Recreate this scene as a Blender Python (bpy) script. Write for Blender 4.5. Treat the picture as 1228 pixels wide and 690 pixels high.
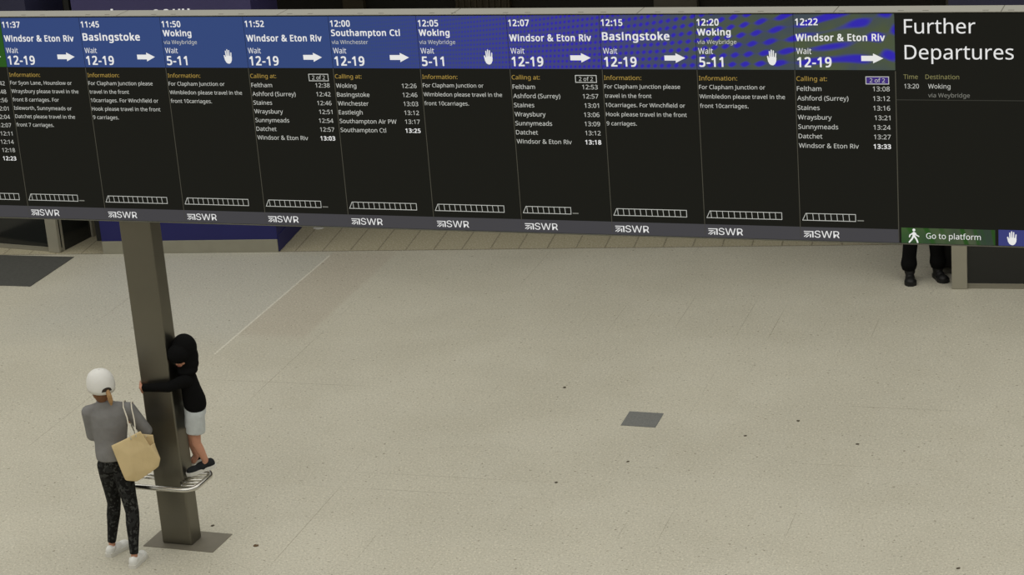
import bpy, bmesh, math, random
from mathutils import Vector, Matrix, Quaternion
from mathutils.geometry import tessellate_polygon
random.seed(7)
PI = math.pi
sc = bpy.context.scene
COL = sc.collection
for o in list(bpy.data.objects):
    bpy.data.objects.remove(o)

# ------------------------------------------------------------------ camera
CAM_YAW, CAM_PITCH, CAM_ROLL = 0.353558, 0.324278, 0.0793808
def cam_axes():
    c, s = math.cos(CAM_YAW), math.sin(CAM_YAW)
    rz = lambda v: Vector((c*v[0]-s*v[1], s*v[0]+c*v[1], v[2]))
    F = Vector((0, math.cos(CAM_PITCH), -math.sin(CAM_PITCH)))
    R0 = Vector((1, 0, 0)); D0 = F.cross(R0)
    R = math.cos(CAM_ROLL)*R0 + math.sin(CAM_ROLL)*D0
    D = -math.sin(CAM_ROLL)*R0 + math.cos(CAM_ROLL)*D0
    return rz(R), rz(D), rz(F)
R_, D_, F_ = cam_axes()
cd = bpy.data.cameras.new('camera')
cam = bpy.data.objects.new('camera', cd); COL.objects.link(cam)
cd.sensor_width = 36.0; cd.lens = 2680.2/1228*36.0
cd.clip_end = 300
m = Matrix((R_, -D_, -F_)).transposed().to_4x4()
m.translation = Vector((0, 0, 7.65))
cam.matrix_world = m
sc.camera = cam

# ------------------------------------------------------------------ light: daylight through the station roof
sc.view_settings.view_transform = 'Standard'
sc.view_settings.look = 'None'
sc.view_settings.gamma = 1
sc.view_settings.use_curve_mapping = False
sc.view_settings.exposure = 0.0
WORLD_TOP = (1.0, 0.98, 0.915)
WORLD_STRENGTH = 1.32
w = bpy.data.worlds.new('hall_daylight'); sc.world = w; w.use_nodes = True
nt = w.node_tree; nt.nodes.clear()
out = nt.nodes.new('ShaderNodeOutputWorld'); bg = nt.nodes.new('ShaderNodeBackground')
tc = nt.nodes.new('ShaderNodeTexCoord'); sx = nt.nodes.new('ShaderNodeSeparateXYZ')
rp = nt.nodes.new('ShaderNodeValToRGB')
rp.color_ramp.elements[0].position = 0.12; rp.color_ramp.elements[0].color = (0.03, 0.029, 0.027, 1)
rp.color_ramp.elements[1].position = 0.75; rp.color_ramp.elements[1].color = (*WORLD_TOP, 1)
nt.links.new(tc.outputs['Generated'], sx.inputs[0]); nt.links.new(sx.outputs['Z'], rp.inputs[0])
nt.links.new(rp.outputs[0], bg.inputs[0]); bg.inputs[1].default_value = WORLD_STRENGTH
nt.links.new(bg.outputs[0], out.inputs[0])

# ------------------------------------------------------------------ materials
def srgb(r, g, b):
    f = lambda c: (c/255/12.92) if c/255 <= 0.04045 else ((c/255+0.055)/1.055)**2.4
    return (f(r), f(g), f(b))
def mat(name, col, rough=0.6, metal=0.0, spec=0.4, noise=None, bump=0.0, bscale=60, emit=None, estr=1.0):
    M = bpy.data.materials.new(name); M.use_nodes = True
    t = M.node_tree; b = t.nodes['Principled BSDF']
    b.inputs['Base Color'].default_value = (*col, 1); b.inputs['Roughness'].default_value = rough
    b.inputs['Metallic'].default_value = metal; b.inputs['Specular IOR Level'].default_value = spec
    tcn = t.nodes.new('ShaderNodeTexCoord')
    if noise:
        sc_, amt = noise
        n = t.nodes.new('ShaderNodeTexNoise'); n.inputs['Scale'].default_value = sc_; n.inputs['Detail'].default_value = 4
        t.links.new(tcn.outputs['Object'], n.inputs['Vector'])
        mx = t.nodes.new('ShaderNodeMix'); mx.data_type = 'RGBA'
        mx.inputs[6].default_value = (*[c*(1-amt) for c in col], 1); mx.inputs[7].default_value = (*[min(1, c*(1+amt)) for c in col], 1)
        t.links.new(n.outputs['Fac'], mx.inputs[0]); t.links.new(mx.outputs[2], b.inputs['Base Color'])
    if bump:
        n2 = t.nodes.new('ShaderNodeTexNoise'); n2.inputs['Scale'].default_value = bscale
        t.links.new(tcn.outputs['Object'], n2.inputs['Vector'])
        bp = t.nodes.new('ShaderNodeBump'); bp.inputs['Strength'].default_value = bump; bp.inputs['Distance'].default_value = 0.01
        t.links.new(n2.outputs['Fac'], bp.inputs['Height']); t.links.new(bp.outputs[0], b.inputs['Normal'])
    if emit:
        b.inputs['Emission Color'].default_value = (*emit, 1); b.inputs['Emission Strength'].default_value = estr
    return M
def math_node(t, op, a, b=None, c=None):
    n = t.nodes.new('ShaderNodeMath'); n.operation = op
    for i, v in enumerate((a, b, c)):
        if v is None: continue
        if isinstance(v, (int, float)): n.inputs[i].default_value = v
        else: t.links.new(v, n.inputs[i])
    return n.outputs[0]
def smooth(t, x, lo, hi):
    n = t.nodes.new('ShaderNodeMapRange'); n.interpolation_type = 'SMOOTHSTEP'
    n.inputs['From Min'].default_value = lo; n.inputs['From Max'].default_value = hi
    t.links.new(x, n.inputs['Value']); return n.outputs[0]
def mixc(t, fac, a, b):
    n = t.nodes.new('ShaderNodeMix'); n.data_type = 'RGBA'
    for sock, v in ((n.inputs[0], fac), (n.inputs[6], a), (n.inputs[7], b)):
        if isinstance(v, tuple): sock.default_value = (*v, 1)
        elif isinstance(v, (int, float)): sock.default_value = v
        else: t.links.new(v, sock)
    return n.outputs[2]

TILE = 0.33
SHOP_ANG = 0.1326            # the shops stand at a small angle to the board
def floor_material():
    M = bpy.data.materials.new('terrazzo_tiles'); M.use_nodes = True
    t = M.node_tree; b = t.nodes['Principled BSDF']
    geo = t.nodes.new('ShaderNodeNewGeometry'); pos = geo.outputs['Position']
    def rot(ang):
        mp = t.nodes.new('ShaderNodeMapping'); mp.vector_type = 'POINT'; mp.inputs['Rotation'].default_value = (0, 0, -ang)
        t.links.new(pos, mp.inputs['Vector']); s = t.nodes.new('ShaderNodeSeparateXYZ'); t.links.new(mp.outputs[0], s.inputs[0])
        return s.outputs['X'], s.outputs['Y']
    def noise(scale, detail=3, rough=0.6):
        n = t.nodes.new('ShaderNodeTexNoise'); n.inputs['Scale'].default_value = scale; n.inputs['Detail'].default_value = detail
        n.inputs['Roughness'].default_value = rough
        t.links.new(pos, n.inputs['Vector']); return n.outputs['Fac']
    def line(x, period, off, half):
        f = math_node(t, 'PINGPONG', math_node(t, 'SUBTRACT', x, off), period/2)
        return math_node(t, 'LESS_THAN', f, half)
    def cellrand(x, y, px, ox, py, oy):
        cb = t.nodes.new('ShaderNodeCombineXYZ')
        t.links.new(math_node(t, 'FLOOR', math_node(t, 'DIVIDE', math_node(t, 'SUBTRACT', x, ox), px)), cb.inputs[0])
        t.links.new(math_node(t, 'FLOOR', math_node(t, 'DIVIDE', math_node(t, 'SUBTRACT', y, oy), py)), cb.inputs[1])
        wn = t.nodes.new('ShaderNodeTexWhiteNoise'); wn.noise_dimensions = '2D'; t.links.new(cb.outputs[0], wn.inputs['Vector'])
        return wn.outputs['Value']
    gx, gy = rot(0.030)
    tx, ty = rot(SHOP_ANG)
    A = srgb(189, 185, 169); B = srgb(182, 178, 162); BORD = srgb(172, 164, 138)
    big = noise(0.7, 3)
    col = mixc(t, smooth(t, big, 0.35, 0.65), B, A)
    cell = cellrand(gx, gy, TILE, 0.09, TILE, 0.14)
    col = mixc(t, math_node(t, 'MULTIPLY', cell, 0.16), col, srgb(176, 170, 150))
    # cooler-toned patch in front of the kiosk, and the browner one beside it
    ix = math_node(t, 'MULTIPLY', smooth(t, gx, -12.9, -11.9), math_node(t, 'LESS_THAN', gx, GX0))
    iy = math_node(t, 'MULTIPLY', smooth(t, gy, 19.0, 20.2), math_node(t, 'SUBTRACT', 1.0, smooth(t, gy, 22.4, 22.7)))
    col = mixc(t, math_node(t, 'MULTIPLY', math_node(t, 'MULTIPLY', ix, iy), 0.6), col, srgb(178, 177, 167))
    jx = math_node(t, 'MULTIPLY', math_node(t, 'GREATER_THAN', gx, GX0), math_node(t, 'SUBTRACT', 1.0, smooth(t, gx, GX0+0.72, GX0+0.80)))
    jy = math_node(t, 'MULTIPLY', smooth(t, gy, 19.7, 20.0), math_node(t, 'SUBTRACT', 1.0, smooth(t, gy, 22.5, 22.8)))
    col = mixc(t, math_node(t, 'MULTIPLY', math_node(t, 'MULTIPLY', jx, jy), 0.55), col, srgb(172, 163, 147))
    # border course of stone along the shops
    border = math_node(t, 'GREATER_THAN', ty, BORD_V)
    bcell = cellrand(tx, ty, TILE, BORD_U, 3.0, BORD_V)
    bc = mixc(t, math_node(t, 'MULTIPLY', bcell, 0.4), BORD, srgb(160, 152, 125))
    col = mixc(t, border, col, bc)
    # joints
    def lrand(x, off, seed):
        wn = t.nodes.new('ShaderNodeTexWhiteNoise'); wn.noise_dimensions = '1D'
        t.links.new(math_node(t, 'ADD', math_node(t, 'FLOOR', math_node(t, 'DIVIDE', math_node(t, 'SUBTRACT', x, off-TILE/2), TILE)), seed), wn.inputs['W']); return wn.outputs['Value']
    vis = math_node(t, 'MULTIPLY', smooth(t, noise(0.55, 2), 0.50, 0.68), smooth(t, lrand(gx, 0.09, 3.3), 0.55, 0.95))
    vis2 = math_node(t, 'MULTIPLY', smooth(t, noise(0.45, 2), 0.48, 0.70), smooth(t, lrand(gy, 0.14, 8.7), 0.55, 0.95))
    jl = math_node(t, 'MAXIMUM', math_node(t, 'MULTIPLY', line(gx, TILE, 0.09, 0.0035), vis),
                   math_node(t, 'MULTIPLY', line(gy, TILE, 0.14, 0.004), vis2))
    jl = math_node(t, 'MULTIPLY', jl, 0.55)
    jl = math_node(t, 'MULTIPLY', jl, math_node(t, 'SUBTRACT', 1.0, border))
    bl = math_node(t, 'MULTIPLY', line(tx, TILE, BORD_U, 0.008), math_node(t, 'GREATER_THAN', ty, BORD_V))
    seam = math_node(t, 'LESS_THAN', math_node(t, 'ABSOLUTE', math_node(t, 'SUBTRACT', ty, BORD_V)), 0.014)
    jl = math_node(t, 'MAXIMUM', jl, math_node(t, 'MULTIPLY', math_node(t, 'MAXIMUM', bl, seam), 0.7))
    col = mixc(t, jl, col, srgb(104, 96, 78))
    # one pale filled joint
    wl = math_node(t, 'LESS_THAN', math_node(t, 'ABSOLUTE', math_node(t, 'SUBTRACT', gx, GX0)), 0.011)
    wl = math_node(t, 'MULTIPLY', wl, math_node(t, 'MULTIPLY', math_node(t, 'GREATER_THAN', gy, 19.3), math_node(t, 'LESS_THAN', gy, 22.5)))
    col = mixc(t, math_node(t, 'MULTIPLY', wl, 0.8), col, srgb(214, 211, 197))
    # chips of the terrazzo
    fine = noise(58, 3, 0.75)
    col = mixc(t, math_node(t, 'MULTIPLY', smooth(t, fine, 0.50, 0.70), 0.72), col, srgb(128, 121, 102))
    col = mixc(t, math_node(t, 'MULTIPLY', smooth(t, noise(48, 3, 0.7), 0.50, 0.70), 0.55), col, srgb(226, 220, 202))
    spk = noise(28, 1, 0.5)
    col = mixc(t, math_node(t, 'MULTIPLY', smooth(t, spk, 0.69, 0.76), 0.6), col, srgb(88, 78, 60))
    t.links.new(col, b.inputs['Base Color'])
    b.inputs['Roughness'].default_value = 0.5; b.inputs['Specular IOR Level'].default_value = 0.25
    return M
GX0, BORD_V, BORD_U = -9.71, 23.545, 0.10

M = {}
M['steel'] = mat('brushed_steel', srgb(120, 117, 107), 0.40, 1.0, noise=(3, 0.12))
M['rail'] = mat('polished_steel', srgb(205, 203, 196), 0.22, 1.0)
M['plate'] = mat('worn_floor_plate', srgb(118, 113, 100), 0.6, 0.3, noise=(6, 0.15))
M['black'] = mat('black_plastic', srgb(22, 22, 20), 0.6)
M['gap'] = mat('black_gap', srgb(16, 16, 14), 0.8)
M['cover'] = mat('grey_cover', srgb(150, 148, 138), 0.55, noise=(2, 0.06))
M['slot'] = mat('cover_slot', srgb(96, 92, 80), 0.8)
M['panel'] = mat('dark_screen', srgb(14, 14, 13), 0.7, spec=0.08, emit=srgb(22, 22, 18), estr=1)
M['divider'] = mat('divider_line', srgb(30, 30, 28), 0.6, emit=srgb(66, 64, 54), estr=1)
def lit(name, c, s=1.0, base=0.006):
    return mat(name, (base,)*3, 0.6, spec=0.05, emit=srgb(*c), estr=s)
M['white'] = lit('white_pixels', (228, 228, 226))
M['soft'] = lit('soft_white_pixels', (192, 193, 186))
M['dim'] = lit('dim_pixels', (150, 152, 142))
M['amber'] = lit('amber_pixels', (165, 138, 66))
M['tiny'] = lit('grey_pixels', (120, 120, 112))
M['lip'] = mat('lip', srgb(104, 104, 94), 0.6)
M['strip'] = lit('grey_strip_pixels', (66, 65, 68))
M['purple'] = lit('purple_pixels', (62, 44, 118))
M['bluepx'] = lit('blue_pixels', (56, 60, 116))

def led_material(name, left, base, blob, x_lo, x_hi, mid):
    """Header LEDs: the colour wanders from even blue into coarse blue-on-grey blocks along the board."""
    MM = bpy.data.materials.new(name); MM.use_nodes = True
    t = MM.node_tree; b = t.nodes['Principled BSDF']
    geo = t.nodes.new('ShaderNodeNewGeometry'); s = t.nodes.new('ShaderNodeSeparateXYZ'); t.links.new(geo.outputs['Position'], s.inputs[0])
    x, z = s.outputs['X'], s.outputs['Z']
    dx = math_node(t, 'ADD', x, 2.95)
    p1 = math_node(t, 'MULTIPLY', math_node(t, 'MULTIPLY', dx, dx), 2*PI*8.2)
    zz = math_node(t, 'SUBTRACT', z, 4.43)
    fz = math_node(t, 'SUBTRACT', 9.5, math_node(t, 'MULTIPLY', dx, 8.0))
    p2 = math_node(t, 'MULTIPLY', math_node(t, 'MULTIPLY', zz, fz), 2*PI)
    p2 = math_node(t, 'ADD', p2, math_node(t, 'MULTIPLY', dx, -20.0))
    p1 = math_node(t, 'ADD', p1, math_node(t, 'MULTIPLY', zz, 24.0))
    v = math_node(t, 'ADD', math_node(t, 'COSINE', p2), math_node(t, 'MULTIPLY', math_node(t, 'COSINE', p1), 0.8))
    v = smooth(t, v, -0.1, 1.45)
    amp = smooth(t, x, x_lo, x_hi)
    n = t.nodes.new('ShaderNodeTexNoise'); n.inputs['Scale'].default_value = 3.5; t.links.new(geo.outputs['Position'], n.inputs['Vector'])
    base0 = mixc(t, smooth(t, x, -5.0, -3.3), mid, base)
    base_ = mixc(t, smooth(t, n.outputs['Fac'], 0.4, 0.65), base0, mixc(t, smooth(t, x, -4.6, -3.3), base0, srgb(74, 84, 60)))
    pat = mixc(t, v, base_, blob)
    col = mixc(t, amp, left, pat)
    t.links.new(col, b.inputs['Emission Color']); b.inputs['Emission Strength'].default_value = 1.0
    b.inputs['Base Color'].default_value = (0.006, 0.006, 0.006, 1); b.inputs['Roughness'].default_value = 0.6
    b.inputs['Specular IOR Level'].default_value = 0.05
    return MM
M['blue'] = led_material('blue_header_pixels', srgb(50, 70, 120), srgb(64, 74, 82), srgb(48, 38, 170), -6.9, -4.6, srgb(64, 66, 122))
M['green'] = led_material('green_pixels', srgb(40, 84, 28), srgb(48, 62, 50), srgb(38, 72, 28), -3.0, -2.0, srgb(48, 62, 50))

def camo():
    MM = mat('camouflage_cloth', srgb(20, 20, 20), 0.8, spec=0.2)
    t = MM.node_tree; b = t.nodes['Principled BSDF']
    tcn = t.nodes.new('ShaderNodeTexCoord')
    n = t.nodes.new('ShaderNodeTexNoise'); n.inputs['Scale'].default_value = 38; n.inputs['Detail'].default_value = 2
    t.links.new(tcn.outputs['Object'], n.inputs['Vector'])
    n2 = t.nodes.new('ShaderNodeTexNoise'); n2.inputs['Scale'].default_value = 19; n2.inputs['Detail'].default_value = 1
    t.links.new(tcn.outputs['Object'], n2.inputs['Vector'])
    c = mixc(t, smooth(t, n.outputs['Fac'], 0.52, 0.58), srgb(20, 20, 19), srgb(62, 63, 61))
    c = mixc(t, smooth(t, n2.outputs['Fac'], 0.55, 0.6), c, srgb(38, 39, 38))
    t.links.new(c, b.inputs['Base Color']); return MM
M['camo'] = camo()
M['skin'] = mat('skin', srgb(190, 138, 112), 0.55, noise=(30, 0.06))
M['skin_boy'] = mat('boy_skin', srgb(196, 142, 116), 0.55, noise=(30, 0.06))
M['jersey'] = mat('grey_jersey', srgb(132, 131, 130), 0.9, spec=0.1, noise=(14, 0.16), bump=0.5, bscale=22)
M['hood'] = mat('black_fleece', srgb(20, 20, 20), 0.95, spec=0.05, bump=0.5, bscale=25)
M['shorts'] = mat('pale_grey_cotton', srgb(192, 197, 197), 0.9, spec=0.1, noise=(18, 0.14), bump=0.5, bscale=25)
M['cap'] = mat('white_cotton', srgb(232, 231, 226), 0.85, spec=0.15, bump=0.3, bscale=40)
M['hair'] = mat('blonde_hair', srgb(176, 138, 92), 0.6, noise=(45, 0.35))
M['hair_dark'] = mat('brown_hair', srgb(122, 82, 52), 0.6, noise=(45, 0.35))
M['shoe_white'] = mat('white_leather', srgb(226, 226, 221), 0.55)
M['sole_white'] = mat('white_rubber', srgb(214, 212, 204), 0.7)
M['shoe_dark'] = mat('dark_canvas', srgb(40, 42, 44), 0.85, spec=0.1)
M['boot'] = mat('black_boot', srgb(20, 20, 19), 0.55)
M['trousers'] = mat('black_trousers', srgb(17, 17, 17), 0.9, spec=0.1)
M['canvas'] = mat('cream_canvas', srgb(222, 200, 154), 0.9, spec=0.1, noise=(9, 0.07), bump=0.2, bscale=30)
M['canvas_in'] = mat('canvas_lining', srgb(190, 166, 118), 0.9, spec=0.1)
M['cord'] = mat('white_cord', srgb(220, 214, 196), 0.8)
M['eye'] = mat('eye', srgb(60, 46, 38), 0.2)
M['lips'] = mat('lips', srgb(168, 100, 88), 0.5)
M['kiosk_blue'] = mat('blue_panel', srgb(34, 35, 98), 0.5, noise=(2, 0.1))
M['kiosk_top'] = mat('purple_fascia', srgb(66, 62, 106), 0.4, noise=(2, 0.1))
M['plinth'] = mat('stone_plinth', srgb(152, 149, 132), 0.6, noise=(8, 0.1))
M['letter'] = mat('white_letters', srgb(225, 225, 225), 0.5, emit=srgb(190, 190, 190), estr=.6)
M['glass'] = mat('dark_glass', srgb(30, 32, 31), 0.12, spec=0.5)
M['frame'] = mat('steel_frame', srgb(168, 164, 148), 0.5, 0.25, noise=(5, 0.1))
M['sill'] = mat('sill', srgb(140, 136, 120), 0.6)
M['mat'] = mat('entrance_mat', srgb(80, 80, 76), 0.95, spec=0.05, noise=(30, 0.25), bump=0.4, bscale=120)
M['hatch'] = mat('dark_hatch', srgb(112, 113, 110), 0.8, spec=0.1, noise=(70, 0.35))
M['wall'] = mat('dark_shopfront', srgb(46, 44, 38), 0.7, noise=(1.5, 0.2))
M['wall_navy'] = mat('navy_fascia', srgb(44, 44, 70), 0.6, noise=(2, 0.15))
M['wall_pier'] = mat('stone_pier', srgb(110, 106, 96), 0.7, noise=(3, 0.2))
M['slat'] = mat('shutter', srgb(88, 80, 64), 0.5)
M['gum'] = mat('old_gum', srgb(70, 62, 48), 0.9)
M['leaf'] = mat('dry_leaf', srgb(92, 72, 48), 0.9, noise=(40, 0.3))
M['case'] = mat('black_case', srgb(26, 25, 26), 0.6)

# ------------------------------------------------------------------ helpers
def box(bm, x0, y0, z0, x1, y1, z1, bevel=0.0):
    r = bmesh.ops.create_cube(bm, size=1)
    vs = r['verts']
    for v in vs:
        v.co = Vector((x0 + (v.co.x+0.5)*(x1-x0), y0 + (v.co.y+0.5)*(y1-y0), z0 + (v.co.z+0.5)*(z1-z0)))
    if bevel:
        es = list({e for v in vs for e in v.link_edges})
        bmesh.ops.bevel(bm, geom=es, offset=bevel, segments=2, affect='EDGES', profile=0.5)
def tube(bm, pts, r, seg=10, closed=False, caps=True):
    pts = [Vector(p) for p in pts]; n = len(pts); rings = []
    up = None
    for i, p in enumerate(pts):
        if closed: tg = (pts[(i+1) % n]-pts[i-1]).normalized()
        else: tg = (pts[min(i+1, n-1)]-pts[max(i-1, 0)]).normalized()
        if up is None:
            up = Vector((0, 0, 1)) if abs(tg.z) < 0.9 else Vector((1, 0, 0))
        sd = tg.cross(up).normalized(); up = sd.cross(tg).normalized()
        rr = r[i] if isinstance(r, (list, tuple)) else r
        rings.append([bm.verts.new(p + rr*(math.cos(2*PI*k/seg)*sd + math.sin(2*PI*k/seg)*up)) for k in range(seg)])
    for i in range(n if closed else n-1):
        a, b = rings[i], rings[(i+1) % n]
        for k in range(seg):
            bm.faces.new((a[k], a[(k+1) % seg], b[(k+1) % seg], b[k]))
    if not closed and caps:
        bm.faces.new(list(reversed(rings[0]))); bm.faces.new(rings[-1])
def poly_prism(bm, pts, y0, y1):
    """a flat outline in x,z given a small thickness along y"""
    f = [bm.verts.new((p[0], y0, p[1])) for p in pts]; bk = [bm.verts.new((p[0], y1, p[1])) for p in pts]
    bm.faces.new(f); bm.faces.new(list(reversed(bk)))
    n = len(pts)
    for i in range(n): bm.faces.new((f[i], bk[i], bk[(i+1) % n], f[(i+1) % n]))
def obj(name, bm, m, parent=None, shade=False, loc=(0, 0, 0)):
    bmesh.ops.recalc_face_normals(bm, faces=bm.faces)
    me = bpy.data.meshes.new(name); bm.to_mesh(me); bm.free()
    return mobj(name, me, m, parent, shade, loc)
def mobj(name, me, m, parent=None, shade=False, loc=(0, 0, 0)):
    for mm in (m if isinstance(m, (list, tuple)) else [m]): me.materials.append(mm)
    if shade:
        for p in me.polygons: p.use_smooth = True
    o = bpy.data.objects.new(name, me); COL.objects.link(o); o.location = loc
    if parent: o.parent = parent
    return o
def tag(o, label, cat, group=None):
    o['label'] = label; o['category'] = cat
    if group: o['group'] = group
    return o
def thing(name, label, cat, loc=(0, 0, 0), rz=0, group=None):
    o = bpy.data.objects.new(name, None); COL.objects.link(o); o.location = loc; o.rotation_euler = (0, 0, rz)
    o.empty_display_size = 0.1
    return tag(o, label, cat, group)
def struct(o): o['kind'] = 'structure'; return o
nb = bmesh.new

# ------------------------------------------------------------------ setting
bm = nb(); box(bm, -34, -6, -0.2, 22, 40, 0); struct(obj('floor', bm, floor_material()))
# back wall of the concourse, a dark run of shopfronts under a balcony
bm = nb(); box(bm, -34, 27.0, 0, 22, 27.3, 4.6); struct(obj('wall_back', bm, M['wall']))
bm = nb(); box(bm, -34, 22.6, 4.6, 22, 27.3, 5.0); struct(obj('ceiling_balcony', bm, M['wall']))

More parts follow.
